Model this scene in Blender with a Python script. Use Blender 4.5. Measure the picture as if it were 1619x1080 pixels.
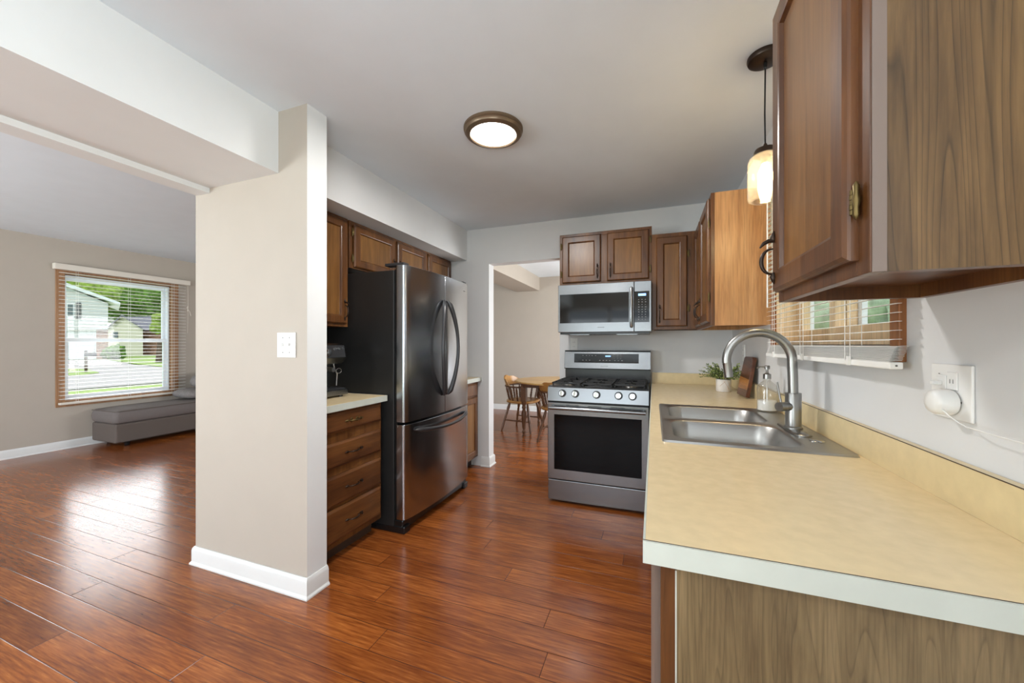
import bpy, math, random
from mathutils import Vector, Matrix, noise
random.seed(7)
for o in list(bpy.data.objects): bpy.data.objects.remove(o)
S = bpy.context.scene
C = S.collection

# ---------------------------------------------------------------- camera
W_PX, H_PX, F_PX = 1619.0, 1080.0, 599.7
cam_d = bpy.data.cameras.new('camera'); cam = bpy.data.objects.new('camera', cam_d); C.objects.link(cam)
cam_d.sensor_width = 36.0; cam_d.lens = F_PX / W_PX * 36.0
cam_d.shift_y = (544.75 - 540.0) / W_PX
cam_d.clip_start = 0.02; cam_d.clip_end = 300
cam.location = (0, 0, 1.25); cam.rotation_euler = (math.pi / 2, 0, 0.357)
S.camera = cam

# ---------------------------------------------------------------- colour management, world, daylight
S.view_settings.view_transform = 'Standard'; S.view_settings.look = 'None'
S.view_settings.exposure = 0.6; S.view_settings.gamma = 1.0
S.view_settings.use_curve_mapping = False
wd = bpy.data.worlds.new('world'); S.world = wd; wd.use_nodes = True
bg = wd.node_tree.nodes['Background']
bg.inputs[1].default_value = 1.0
# hazy sky: even pale blue with a bright patch added out of view for the window's floor reflection
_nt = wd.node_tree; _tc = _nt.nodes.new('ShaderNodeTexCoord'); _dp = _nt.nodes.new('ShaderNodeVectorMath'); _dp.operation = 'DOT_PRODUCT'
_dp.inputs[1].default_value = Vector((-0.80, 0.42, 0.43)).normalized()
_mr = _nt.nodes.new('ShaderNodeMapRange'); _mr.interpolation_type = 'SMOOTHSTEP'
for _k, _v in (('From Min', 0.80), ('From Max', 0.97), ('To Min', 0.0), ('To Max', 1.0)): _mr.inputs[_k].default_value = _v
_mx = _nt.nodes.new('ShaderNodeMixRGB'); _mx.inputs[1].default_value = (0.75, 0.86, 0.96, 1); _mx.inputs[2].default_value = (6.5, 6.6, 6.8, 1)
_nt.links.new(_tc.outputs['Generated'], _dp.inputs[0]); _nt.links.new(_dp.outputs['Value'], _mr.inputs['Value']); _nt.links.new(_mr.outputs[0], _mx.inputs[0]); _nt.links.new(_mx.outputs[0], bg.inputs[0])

def light(name, kind, loc, energy, col=(1, 1, 1), size=0.1, size_y=None, rot=None, aim=None):
    d = bpy.data.lights.new(name, kind); d.energy = energy; d.color = col
    if kind == 'AREA':
        d.size = size
        if size_y: d.shape = 'RECTANGLE'; d.size_y = size_y
    elif kind == 'SUN': d.angle = size
    else: d.shadow_soft_size = size
    o = bpy.data.objects.new(name, d); C.objects.link(o); o.location = loc
    if rot: o.rotation_euler = rot
    if aim is not None: o.rotation_euler = (Vector(aim) - Vector(loc)).to_track_quat('-Z', 'Y').to_euler()
    return o
light('sun', 'SUN', (0, 0, 20), 0.7, (1, 0.96, 0.88), 0.03, aim=(-4.5, 9.5, 6))
# added fill lamps standing in for daylight at unseen windows and patio doors
light('fill_patio_door', 'AREA', (-0.95, -2.64, 1.15), 22, (0.87, 0.945, 1), 2.0, 1.9, aim=(-0.95, 0, 3.4))
light('fill_side_window', 'AREA', (0.64, -1.25, 1.45), 66, (0.87, 0.945, 1), 1.5, 1.2, aim=(-3, -1.25, 3.6))
light('fill_living_door', 'AREA', (-4.6, -2.64, 1.2), 185, (0.87, 0.945, 1), 2.2, 1.9, aim=(-4.6, 0, 3.9))
light('fill_dining_window', 'AREA', (0.64, 5.3, 1.3), 70, (0.97, 0.98, 1), 1.6, 1.5, aim=(-3, 5.3, 2.0))

# ---------------------------------------------------------------- material helpers
def lin(c):
    c = c / 255.0
    return c / 12.92 if c <= 0.04045 else ((c + 0.055) / 1.055) ** 2.4
def rgb(r, g, b): return (lin(r), lin(g), lin(b), 1)
def newmat(name):
    m = bpy.data.materials.new(name); m.use_nodes = True
    return m, m.node_tree, m.node_tree.nodes['Principled BSDF']
def N(nt, kind, **kw):
    n = nt.nodes.new(kind)
    for k, v in kw.items(): setattr(n, k, v)
    return n
def ramp(nt, pts):
    r = nt.nodes.new('ShaderNodeValToRGB'); e = r.color_ramp.elements
    e[0].position, e[0].color = pts[0]; e[1].position, e[1].color = pts[-1]
    for p, c in pts[1:-1]:
        x = e.new(p); x.color = c
    return r
def plain(name, col, rough=0.5, metal=0.0, bump=0.0, bscale=60, var=0.0, vscale=6, spec=None, coat=0.0):
    m, nt, b = newmat(name)
    b.inputs['Base Color'].default_value = col; b.inputs['Roughness'].default_value = rough
    b.inputs['Metallic'].default_value = metal
    if spec is not None: b.inputs['Specular IOR Level'].default_value = spec
    if coat: b.inputs['Coat Weight'].default_value = coat; b.inputs['Coat Roughness'].default_value = 0.08
    tc = N(nt, 'ShaderNodeTexCoord')
    n = N(nt, 'ShaderNodeTexNoise'); n.inputs['Scale'].default_value = vscale; n.inputs['Detail'].default_value = 4
    nt.links.new(tc.outputs['Object'], n.inputs['Vector'])
    v = var if var else 0.015
    r = ramp(nt, [(0.3, tuple(c * (1 - v) for c in col[:3]) + (1,)), (0.7, tuple(min(1, c * (1 + v)) for c in col[:3]) + (1,))])
    nt.links.new(n.outputs['Fac'], r.inputs['Fac']); nt.links.new(r.outputs['Color'], b.inputs['Base Color'])
    if bump:
        n2 = N(nt, 'ShaderNodeTexNoise'); n2.inputs['Scale'].default_value = bscale; n2.inputs['Detail'].default_value = 3
        nt.links.new(tc.outputs['Object'], n2.inputs['Vector'])
        bp = N(nt, 'ShaderNodeBump'); bp.inputs['Strength'].default_value = bump; bp.inputs['Distance'].default_value = 0.002
        nt.links.new(n2.outputs['Fac'], bp.inputs['Height']); nt.links.new(bp.outputs['Normal'], b.inputs['Normal'])
    return m
def wood(name, dark, mid, light_, axis='Z', rough=0.38, scale=1.0, lines=0.35, linescale=9.0, bump=0.12, rings=4.0):
    """vertical (or horizontal) grain: stretched noise for tone, distorted bands for the growth lines, fine pores"""
    m, nt, b = newmat(name); L = nt.links.new
    tc = N(nt, 'ShaderNodeTexCoord')
    def mp(sx, sy):
        k = N(nt, 'ShaderNodeMapping')
        s = {'Z': (sx, sx, sy), 'Y': (sx, sy, sx), 'X': (sy, sx, sx)}[axis]
        k.inputs['Scale'].default_value = s; L(tc.outputs['Object'], k.inputs['Vector']); return k
    m1 = mp(7 * scale, 0.9 * scale)
    n1 = N(nt, 'ShaderNodeTexNoise'); n1.inputs['Scale'].default_value = 1.6; n1.inputs['Detail'].default_value = 6; n1.inputs['Roughness'].default_value = 0.62; n1.inputs['Distortion'].default_value = 0.5
    L(m1.outputs[0], n1.inputs['Vector'])
    r1 = ramp(nt, [(0.30, dark), (0.5, mid), (0.72, light_)]); L(n1.outputs['Fac'], r1.inputs['Fac'])
    m2 = mp(linescale * scale, 0.55 * scale)
    n2 = N(nt, 'ShaderNodeTexNoise'); n2.inputs['Scale'].default_value = 0.8; n2.inputs['Detail'].default_value = 2; n2.inputs['Distortion'].default_value = 0.2
    L(m2.outputs[0], n2.inputs['Vector'])
    mul = N(nt, 'ShaderNodeMath', operation='MULTIPLY'); mul.inputs[1].default_value = rings * 3; L(n2.outputs['Fac'], mul.inputs[0])
    fr = N(nt, 'ShaderNodeMath', operation='FRACT'); L(mul.outputs[0], fr.inputs[0])
    r2 = ramp(nt, [(0.0, (1 - lines,) * 3 + (1,)), (0.12, (1 - lines * 0.3,) * 3 + (1,)), (0.5, (1, 1, 1, 1)), (0.93, (1, 1, 1, 1)), (1.0, (1 - lines,) * 3 + (1,))])
    L(fr.outputs[0], r2.inputs['Fac'])
    m3 = mp(150 * scale, 6 * scale)
    n3 = N(nt, 'ShaderNodeTexNoise'); n3.inputs['Scale'].default_value = 1.0; n3.inputs['Detail'].default_value = 3
    L(m3.outputs[0], n3.inputs['Vector'])
    r3 = ramp(nt, [(0.35, (0.78, 0.78, 0.78, 1)), (0.6, (1, 1, 1, 1))]); L(n3.outputs['Fac'], r3.inputs['Fac'])
    mx = N(nt, 'ShaderNodeMixRGB', blend_type='MULTIPLY'); mx.inputs[0].default_value = 1; L(r1.outputs[0], mx.inputs[1]); L(r2.outputs[0], mx.inputs[2])
    mx2 = N(nt, 'ShaderNodeMixRGB', blend_type='MULTIPLY'); mx2.inputs[0].default_value = 1; L(mx.outputs[0], mx2.inputs[1]); L(r3.outputs[0], mx2.inputs[2])
    L(mx2.outputs[0], b.inputs['Base Color'])
    b.inputs['Roughness'].default_value = rough
    bp = N(nt, 'ShaderNodeBump'); bp.inputs['Strength'].default_value = bump; bp.inputs['Distance'].default_value = 0.001
    L(n3.outputs['Fac'], bp.inputs['Height']); L(bp.outputs['Normal'], b.inputs['Normal'])
    return m
def steel(name, col, rough=0.3, axis='X', var=0.08, metal=1.0):
    m, nt, b = newmat(name); L = nt.links.new
    tc = N(nt, 'ShaderNodeTexCoord'); k = N(nt, 'ShaderNodeMapping')
    k.inputs['Scale'].default_value = {'X': (2, 160, 160), 'Y': (160, 2, 160), 'Z': (160, 160, 2)}[axis]
    L(tc.outputs['Object'], k.inputs['Vector'])
    n = N(nt, 'ShaderNodeTexNoise'); n.inputs['Scale'].default_value = 1; n.inputs['Detail'].default_value = 2; L(k.outputs[0], n.inputs['Vector'])
    r = ramp(nt, [(0.3, tuple(c * (1 - var) for c in col[:3]) + (1,)), (0.7, col)]); L(n.outputs['Fac'], r.inputs['Fac']); L(r.outputs[0], b.inputs['Base Color'])
    mr = N(nt, 'ShaderNodeMapRange'); mr.inputs['To Min'].default_value = rough * 0.97; mr.inputs['To Max'].default_value = rough * 1.03
    L(n.outputs['Fac'], mr.inputs['Value']); L(mr.outputs[0], b.inputs['Roughness'])
    b.inputs['Metallic'].default_value = metal
    n2 = N(nt, 'ShaderNodeTexNoise'); n2.inputs['Scale'].default_value = 2.2; n2.inputs['Detail'].default_value = 1
    L(tc.outputs['Object'], n2.inputs['Vector'])
    bp = N(nt, 'ShaderNodeBump'); bp.inputs['Strength'].default_value = 0.12; bp.inputs['Distance'].default_value = 0.02
    L(n2.outputs['Fac'], bp.inputs['Height']); L(bp.outputs[0], b.inputs['Normal'])
    return m
def glassy(name, tint=(1, 1, 1, 1), refl=0.10, rough=0.02, milky=0.0):
    m = bpy.data.materials.new(name); m.use_nodes = True; nt = m.node_tree; nt.nodes.clear()
    o = N(nt, 'ShaderNodeOutputMaterial'); t = N(nt, 'ShaderNodeBsdfTransparent'); g = N(nt, 'ShaderNodeBsdfGlossy'); mx = N(nt, 'ShaderNodeMixShader')
    t.inputs[0].default_value = tint; g.inputs['Roughness'].default_value = rough
    lw = N(nt, 'ShaderNodeLayerWeight'); lw.inputs[0].default_value = 0.5
    pw = N(nt, 'ShaderNodeMath', operation='POWER'); pw.inputs[1].default_value = 4.0; nt.links.new(lw.outputs['Facing'], pw.inputs[0])
    ma = N(nt, 'ShaderNodeMath', operation='MULTIPLY_ADD'); ma.inputs[1].default_value = 0.6 if milky else 0.25; ma.inputs[2].default_value = refl; nt.links.new(pw.outputs[0], ma.inputs[0])
    nt.links.new(ma.outputs[0], mx.inputs[0]); nt.links.new(t.outputs[0], mx.inputs[1]); nt.links.new(g.outputs[0], mx.inputs[2]); 
    if milky:
        tr = N(nt, 'ShaderNodeBsdfTranslucent'); m2 = N(nt, 'ShaderNodeMixShader'); m2.inputs[0].default_value = milky
        nt.links.new(mx.outputs[0], m2.inputs[1]); nt.links.new(tr.outputs[0], m2.inputs[2]); nt.links.new(m2.outputs[0], o.inputs[0])
    else: nt.links.new(mx.outputs[0], o.inputs[0])
    return m
def emit(name, col, s):
    m, nt, b = newmat(name); b.inputs['Base Color'].default_value = col
    b.inputs['Emission Color'].default_value = col; b.inputs['Emission Strength'].default_value = s
    return m

def floor_mat():
    m, nt, b = newmat('strand_bamboo_planks'); L = nt.links.new
    tc = N(nt, 'ShaderNodeTexCoord'); sp = N(nt, 'ShaderNodeSeparateXYZ'); L(tc.outputs['Object'], sp.inputs[0])
    def M(op, a, v=None, c=None):
        n = N(nt, 'ShaderNodeMath', operation=op)
        for i, x in enumerate((a, v, c)):
            if x is None: continue
            if isinstance(x, (int, float)): n.inputs[i].default_value = x
            else: L(x, n.inputs[i])
        return n.outputs[0]
    W, LEN = 0.1235, 1.86
    ry = M('DIVIDE', M('ADD', sp.outputs['Y'], 20 * W - 0.752 + 8 * W - 4 * W - 4 * W), W)
    row = M('FLOOR', ry); fy = M('FRACT', ry)
    wn = N(nt, 'ShaderNodeTexWhiteNoise', noise_dimensions='1D'); L(row, wn.inputs['W'])
    # diagonal stagger, every other row half a board on, with a random shift
    off = M('ADD', M('MULTIPLY', M('MODULO', row, 2), 0.51), M('MULTIPLY', wn.outputs['Value'], 0.16))
    off = M('ADD', off, M('MULTIPLY', row, 0.058))
    rx = M('ADD', M('DIVIDE', M('ADD', sp.outputs['X'], 30), LEN), off)
    colx = M('FLOOR', rx); fx = M('FRACT', rx)
    cmb = N(nt, 'ShaderNodeCombineXYZ'); L(colx, cmb.inputs[0]); L(row, cmb.inputs[1])
    w2 = N(nt, 'ShaderNodeTexWhiteNoise', noise_dimensions='2D'); L(cmb.outputs[0], w2.inputs['Vector'])
    # strand streaks along x, offset per board
    mp = N(nt, 'ShaderNodeMapping'); mp.inputs['Scale'].default_value = (7, 120, 1)
    ad = N(nt, 'ShaderNodeVectorMath', operation='ADD'); sc = N(nt, 'ShaderNodeVectorMath', operation='SCALE'); sc.inputs['Scale'].default_value = 13
    L(w2.outputs['Color'], sc.inputs[0]); L(tc.outputs['Object'], ad.inputs[0]); L(sc.outputs[0], ad.inputs[1]); L(ad.outputs[0], mp.inputs['Vector'])
    n1 = N(nt, 'ShaderNodeTexNoise'); n1.inputs['Scale'].default_value = 1; n1.inputs['Detail'].default_value = 5; n1.inputs['Roughness'].default_value = 0.6; L(mp.outputs[0], n1.inputs['Vector'])
    r1 = ramp(nt, [(0.26, rgb(*FL[0])), (0.45, rgb(*FL[1])), (0.60, rgb(*FL[2])), (0.76, rgb(*FL[3]))]); L(n1.outputs['Fac'], r1.inputs['Fac'])
    mp2 = N(nt, 'ShaderNodeMapping'); mp2.inputs['Scale'].default_value = (1.2, 5, 1); L(ad.outputs[0], mp2.inputs['Vector'])
    n2 = N(nt, 'ShaderNodeTexNoise'); n2.inputs['Scale'].default_value = 2.0; n2.inputs['Detail'].default_value = 5; L(mp2.outputs[0], n2.inputs['Vector'])
    r2 = ramp(nt, [(0.3, (0.76, 0.71, 0.68, 1)), (0.7, (1.10, 1.10, 1.06, 1))]); L(n2.outputs['Fac'], r2.inputs['Fac'])
    mx = N(nt, 'ShaderNodeMixRGB', blend_type='MULTIPLY'); mx.inputs[0].default_value = 1; L(r1.outputs[0], mx.inputs[1]); L(r2.outputs[0], mx.inputs[2])
    r3 = ramp(nt, [(0.0, (0.80, 0.74, 0.72, 1)), (1.0, (1.16, 1.16, 1.12, 1))]); L(w2.outputs['Value'], r3.inputs['Fac'])
    mx2 = N(nt, 'ShaderNodeMixRGB', blend_type='MULTIPLY'); mx2.inputs[0].default_value = 1; L(mx.outputs[0], mx2.inputs[1]); L(r3.outputs[0], mx2.inputs[2])
    # micro-bevelled joints
    dy = M('MULTIPLY', M('MINIMUM', fy, M('SUBTRACT', 1, fy)), W)
    dx = M('MULTIPLY', M('MINIMUM', fx, M('SUBTRACT', 1, fx)), LEN)
    d = M('MINIMUM', dx, dy)
    g = N(nt, 'ShaderNodeMapRange'); g.inputs['From Min'].default_value = 0.0004; g.inputs['From Max'].default_value = 0.0022; L(d, g.inputs['Value'])
    gm = N(nt, 'ShaderNodeMixRGB', blend_type='MIX'); L(g.outputs[0], gm.inputs[0]); gm.inputs[1].default_value = rgb(62, 30, 18); L(mx2.outputs[0], gm.inputs[2])
    L(gm.outputs[0], b.inputs['Base Color'])
    n5 = N(nt, 'ShaderNodeTexNoise'); n5.inputs['Scale'].default_value = 3; n5.inputs['Detail'].default_value = 6; L(tc.outputs['Object'], n5.inputs['Vector'])
    rr = N(nt, 'ShaderNodeMapRange'); rr.inputs['To Min'].default_value = 0.16; rr.inputs['To Max'].default_value = 0.27; L(n5.outputs['Fac'], rr.inputs['Value']); L(rr.outputs[0], b.inputs['Roughness'])
    b.inputs['Specular IOR Level'].default_value = 0.62
    g2 = N(nt, 'ShaderNodeMapRange'); g2.inputs['From Max'].default_value = 0.003; L(d, g2.inputs['Value'])
    # boards are very slightly crowned and tilted
    tl = M('MULTIPLY', M('MULTIPLY', M('SUBTRACT', w2.outputs['Value'], 0.5), fy), 0.35)
    hh = M('ADD', g2.outputs[0], tl)
    bp = N(nt, 'ShaderNodeBump'); bp.inputs['Strength'].default_value = 0.5; bp.inputs['Distance'].default_value = 0.0009
    L(hh, bp.inputs['Height']); L(bp.outputs[0], b.inputs['Normal'])
    return m
FL = [(100, 50, 24), (136, 74, 33), (155, 90, 41), (186, 118, 60)]

MAT = {
 'white': plain('white_trim_paint', rgb(218, 218, 216), 0.35),
 'ceil': plain('ceiling_paint', rgb(220, 227, 233), 0.85, bump=0.05, bscale=120),
 'kwall': plain('kitchen_wall_paint', rgb(213, 213, 213), 0.6, bump=0.08, bscale=90),
 'offwhite': plain('beam_paint', rgb(220, 221, 220), 0.6, bump=0.05, bscale=90),
 'greige': plain('greige_wall_paint', rgb(178, 168, 156), 0.65, bump=0.06, bscale=90),
 'floor': floor_mat(),
 'cab': wood('cabinet_walnut_stain', rgb(70, 40, 20), rgb(102, 63, 31), rgb(128, 84, 43), rough=0.32, lines=0.18),
 'cabh': wood('cabinet_walnut_stain_level', rgb(72, 41, 22), rgb(100, 61, 32), rgb(124, 80, 42), axis='Y', rough=0.36, lines=0.15),
 'panel': wood('cabinet_door_panel', rgb(108, 70, 34), rgb(128, 87, 44), rgb(146, 102, 54), rough=0.31, lines=0.10),
 'laminate': wood('woodgrain_laminate_side', rgb(78, 56, 32), rgb(106, 80, 48), rgb(130, 100, 62), rough=0.38, scale=1.3, lines=0.5, linescale=9, rings=8),
 'laminate_low': wood('woodgrain_laminate_low_panel', rgb(100, 82, 56), rgb(126, 106, 74), rgb(144, 122, 88), rough=0.4, scale=1.7, lines=0.30, linescale=9, rings=8),
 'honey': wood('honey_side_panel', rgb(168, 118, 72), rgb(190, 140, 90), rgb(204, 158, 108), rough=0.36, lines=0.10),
 'kick': plain('toe_kick', rgb(74, 58, 46), 0.5),
 'edgegrey': plain('grey_face_edge', rgb(120, 104, 94), 0.4),
 'top': plain('beige_laminate', rgb(219, 198, 158), 0.27, var=0.05, vscale=30),
 'splash': plain('beige_laminate_splash', rgb(210, 190, 146), 0.3, var=0.05, vscale=30),
 'edgeband': plain('pale_laminate_edge', rgb(192, 196, 186), 0.35, var=0.03, vscale=20),
 'seam': plain('dark_laminate_seam', rgb(70, 52, 40), 0.5),
 'steel': steel('brushed_steel', rgb(140, 142, 144), 0.24, 'X', 0.03),
 'steely': steel('brushed_steel_fridge', rgb(182, 186, 191), 0.22, 'Y', 0.02),
 'steelv': steel('satin_nickel', rgb(160, 159, 156), 0.30, 'Z', 0.03),
 'sink': steel('sink_steel', rgb(176, 175, 172), 0.34, 'X', 0.04),
 'chrome': plain('polished_chrome', rgb(200, 200, 200), 0.16, 1.0),
 'black': plain('black_enamel', rgb(24, 24, 25), 0.25),
 'blackm': plain('black_textured_case', rgb(34, 34, 34), 0.42, bump=0.25, bscale=300, var=0.1, vscale=5),
 'iron': plain('cast_iron', rgb(30, 30, 31), 0.55, bump=0.2, bscale=200),
 'darkgrey': plain('dark_grey_plastic', rgb(50, 50, 52), 0.3),
 'bglass': plain('black_oven_glass', rgb(12, 12, 13), 0.06, spec=0.5),
 'ovenglass': plain('oven_door_glass', rgb(8, 8, 9), 0.08, spec=0.15),
 'bronze': plain('oil_rubbed_bronze', rgb(58, 46, 38), 0.35, 0.7),
 'bronzel': plain('brushed_bronze_trim', rgb(122, 104, 84), 0.4, 0.6),
 'brass': plain('antique_brass', rgb(104, 88, 54), 0.4, 0.9),
 'blind': plain('white_blind_slats', rgb(238, 237, 233), 0.4),
 'blindv': plain('cream_blind_valance', rgb(218, 210, 198), 0.45),
 'casing': wood('brown_window_casing', rgb(126, 76, 36), rgb(154, 96, 50), rgb(172, 114, 64), rough=0.4, lines=0.15),
 'sash': wood('pale_pine_sash', rgb(214, 182, 140), rgb(230, 200, 160), rgb(238, 214, 178), rough=0.4, lines=0.12),
 'casinglr': wood('tan_window_casing', rgb(140, 98, 62), rgb(160, 116, 78), rgb(176, 132, 92), rough=0.45, lines=0.15),
 'vinyl': plain('white_vinyl', rgb(226, 232, 238), 0.35),
 'glass': glassy('window_glass', refl=0.02),
 'jar': glassy('clear_jar_glass', tint=(0.97, 0.97, 0.96, 1), refl=0.06, rough=0.06, milky=0.06),
 'plastic': plain('white_plastic', rgb(228, 227, 224), 0.35),
 'slot': plain('outlet_slot', rgb(110, 108, 104), 0.6),
 'fabric': plain('grey_upholstery', rgb(112, 104, 101), 0.9, bump=0.6, bscale=400, var=0.12, vscale=200),
 'fabricd': plain('brown_grey_upholstery_base', rgb(96, 86, 80), 0.9, bump=0.6, bscale=400, var=0.12, vscale=200),
 'pillow': plain('grey_pillow_cloth', rgb(128, 122, 120), 0.9, bump=0.5, bscale=300, var=0.15, vscale=60),
 'bulb': emit('glowing_bulb', (1, 0.72, 0.36, 1), 40),
 'diff': emit('lit_diffuser', (1, 0.95, 0.86, 1), 9),
 'maple': wood('maple_table', rgb(176, 134, 76), rgb(202, 160, 98), rgb(216, 178, 116), axis='X', rough=0.3, lines=0.1),
 'turned': plain('turned_brown_wood', rgb(92, 60, 36), 0.3, var=0.15, vscale=25),
 'crest': plain('golden_brown_wood', rgb(168, 122, 66), 0.3, var=0.15, vscale=12),
 'pot': plain('white_ceramic', rgb(232, 226, 218), 0.4, var=0.04, vscale=30),
 'potline': plain('tan_glaze_line', rgb(190, 150, 110), 0.5),
 'leaf': plain('grey_green_leaf', rgb(98, 118, 66), 0.6, var=0.35, vscale=60),
 'leafl': plain('yellow_green_leaf', rgb(150, 164, 88), 0.6, var=0.2, vscale=60),
 'stem': plain('plant_stem', rgb(96, 92, 56), 0.7),
 'bwood1': wood('acacia_dark', rgb(66, 36, 22), rgb(96, 54, 32), rgb(120, 70, 42), axis='Y', rough=0.35, lines=0.3, scale=2),
 'bwood2': wood('acacia_light', rgb(140, 86, 40), rgb(176, 114, 56), rgb(196, 136, 74), axis='Y', rough=0.35, lines=0.3, scale=2),
 'soap': plain('white_liquid_soap', rgb(244, 242, 238), 0.3),
 'blue': emit('blue_display', (0.25, 0.5, 1, 1), 1.3),
 'mark': plain('light_print', rgb(150, 150, 150), 0.5),
 'markd': plain('grey_print', rgb(110, 110, 110), 0.5),
 'siding': plain('white_siding', rgb(206, 210, 212), 0.6),
 'siding2': plain('cream_siding', rgb(216, 212, 192), 0.6),
 'brick': plain('tan_brick', rgb(150, 116, 96), 0.9, var=0.3, vscale=4),
 'roof': plain('grey_shingle', rgb(128, 128, 136), 0.9, var=0.15, vscale=8),
 'concrete': plain('driveway_concrete', rgb(136, 134, 128), 0.9, var=0.04, vscale=1),
 'grass': plain('lawn', rgb(116, 142, 52), 0.95, var=0.3, vscale=3, bump=0.5, bscale=30),
 'bark': plain('bark', rgb(90, 74, 58), 0.9),
 'tree': plain('tree_foliage', rgb(90, 124, 48), 0.9, var=0.6, vscale=2.2, bump=1.0, bscale=8),
 'treel': plain('light_tree_foliage', rgb(136, 160, 66), 0.9, var=0.5, vscale=2.2, bump=1.0, bscale=8),
 'treepale': plain('pale_tree_foliage', rgb(150, 168, 140), 0.9, var=0.4, vscale=3, bump=1.0, bscale=8),
 'shutter': plain('grey_shutter', rgb(96, 98, 100), 0.6),
 'darkglass': plain('dark_pane', rgb(90, 104, 104), 0.1),
 'exterior': plain('exterior_wall', rgb(200, 196, 188), 0.8),
}

# ---------------------------------------------------------------- mesh helpers
class MB:
    def __init__(s): s.v = []; s.f = []; s.m = []
    def add(s, vs, fs, mi=0):
        n = len(s.v); s.v += [tuple(p) for p in vs]; s.f += [tuple(i + n for i in f) for f in fs]; s.m += [mi] * len(fs); return s
    def box(s, x0, x1, y0, y1, z0, z1, mi=0, T=None):
        vs = [(x, y, z) for x in (x0, x1) for y in (y0, y1) for z in (z0, z1)]
        if T: vs = [T(*p) for p in vs]
        return s.add(vs, [(0, 1, 3, 2), (4, 6, 7, 5), (0, 4, 5, 1), (2, 3, 7, 6), (0, 2, 6, 4), (1, 5, 7, 3)], mi)
    def tube(s, pts, r, seg=12, cap=True, mi=0, flat=None):
        pts = [Vector(p) for p in pts]; n = len(pts)
        rs = r if isinstance(r, (list, tuple)) else [r] * n
        t0 = (pts[1] - pts[0]).normalized()
        up = Vector((0, 0, 1)) if abs(t0.z) < 0.9 else Vector((1, 0, 0))
        u = t0.cross(up).normalized(); vs = []
        for i, p in enumerate(pts):
            t = (pts[min(i + 1, n - 1)] - pts[max(i - 1, 0)])
            if t.length < 1e-9: t = t0
            t = t.normalized(); u = (u - t * u.dot(t)).normalized(); w = t.cross(u)
            for k in range(seg):
                a = 2 * math.pi * k / seg; fu, fw = (flat if flat else (1, 1))
                vs.append(p + u * math.cos(a) * rs[i] * fu + w * math.sin(a) * rs[i] * fw)
        fs = [(i * seg + k, i * seg + (k + 1) % seg, (i + 1) * seg + (k + 1) % seg, (i + 1) * seg + k) for i in range(n - 1) for k in range(seg)]
        if cap: fs += [tuple(range(seg - 1, -1, -1)), tuple((n - 1) * seg + k for k in range(seg))]
        return s.add(vs, fs, mi)
    def cyl(s, a, b, r, r2=None, seg=20, mi=0): return s.tube([a, b], [r, r if r2 is None else r2], seg, mi=mi)
    def lathe(s, prof, o=(0, 0, 0), seg=32, axis='z', mi=0, cap=True):
        vs = []
        for r, h in prof:
            for k in range(seg):
                a = 2 * math.pi * k / seg; c, q = r * math.cos(a), r * math.sin(a)
                p = {'z': (c, q, h), 'x': (h, c, q), 'y': (q, h, c)}[axis]
                vs.append((p[0] + o[0], p[1] + o[1], p[2] + o[2]))
        n = len(prof)
        fs = [(i * seg + k, i * seg + (k + 1) % seg, (i + 1) * seg + (k + 1) % seg, (i + 1) * seg + k) for i in range(n - 1) for k in range(seg)]
        if cap: fs += [tuple(range(seg - 1, -1, -1)), tuple((n - 1) * seg + k for k in range(seg))]
        return s.add(vs, fs, mi)
    def prism(s, poly, a, b, T, mi=0):
        """poly in (p,q); extruded from a to b; T(p,q,h)->xyz"""
        n = len(poly); vs = [T(p, q, a) for p, q in poly] + [T(p, q, b) for p, q in poly]
        fs = [tuple(range(n - 1, -1, -1)), tuple(range(n, 2 * n))] + [(i, (i + 1) % n, n + (i + 1) % n, n + i) for i in range(n)]
        return s.add(vs, fs, mi)
    def loft(s, loops, cap0=False, cap1=False, mi=0):
        k = len(loops[0]); vs = [p for l in loops for p in l]
        fs = [(i * k + j, i * k + (j + 1) % k, (i + 1) * k + (j + 1) % k, (i + 1) * k + j) for i in range(len(loops) - 1) for j in range(k)]
        if cap0: fs.append(tuple(range(k - 1, -1, -1)))
        if cap1: fs.append(tuple((len(loops) - 1) * k + j for j in range(k)))
        return s.add(vs, fs, mi)
    def ring(s, prof, w, h, T, fill=True, mi=0):
        """mitred profile [(inset, height)] swept round a w x h rectangle, T(a, n, c)"""
        loops = [[T(d, n, d), T(w - d, n, d), T(w - d, n, h - d), T(d, n, h - d)] for d, n in prof]
        return s.loft(loops, cap0=True, cap1=fill, mi=mi)

ORG = {}
def finish(name, mb, mats, parent=None, org=(0, 0, 0), smooth=None, bevel=0, seg=2, subsurf=0):
    me = bpy.data.meshes.new(name)
    me.from_pydata([(p[0] - org[0], p[1] - org[1], p[2] - org[2]) for p in mb.v], [], mb.f)
    mats = mats if isinstance(mats, (list, tuple)) else [mats]
    for m in mats: me.materials.append(MAT[m] if isinstance(m, str) else m)
    for p, mi in zip(me.polygons, mb.m): p.material_index = mi
    import bmesh
    b = bmesh.new(); b.from_mesh(me); bmesh.ops.recalc_face_normals(b, faces=b.faces); b.to_mesh(me); b.free()
    me.update()
    if smooth:
        for p in me.polygons: p.use_smooth = True
        me.set_sharp_from_angle(angle=math.radians(smooth))
    o = bpy.data.objects.new(name, me); C.objects.link(o)
    if bevel:
        md = o.modifiers.new('bevel', 'BEVEL'); md.width = bevel; md.segments = seg; md.limit_method = 'ANGLE'; md.angle_limit = math.radians(50)
    if subsurf:
        md = o.modifiers.new('sub', 'SUBSURF'); md.levels = subsurf; md.render_levels = subsurf
    if parent: o.parent = parent
    return o
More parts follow.
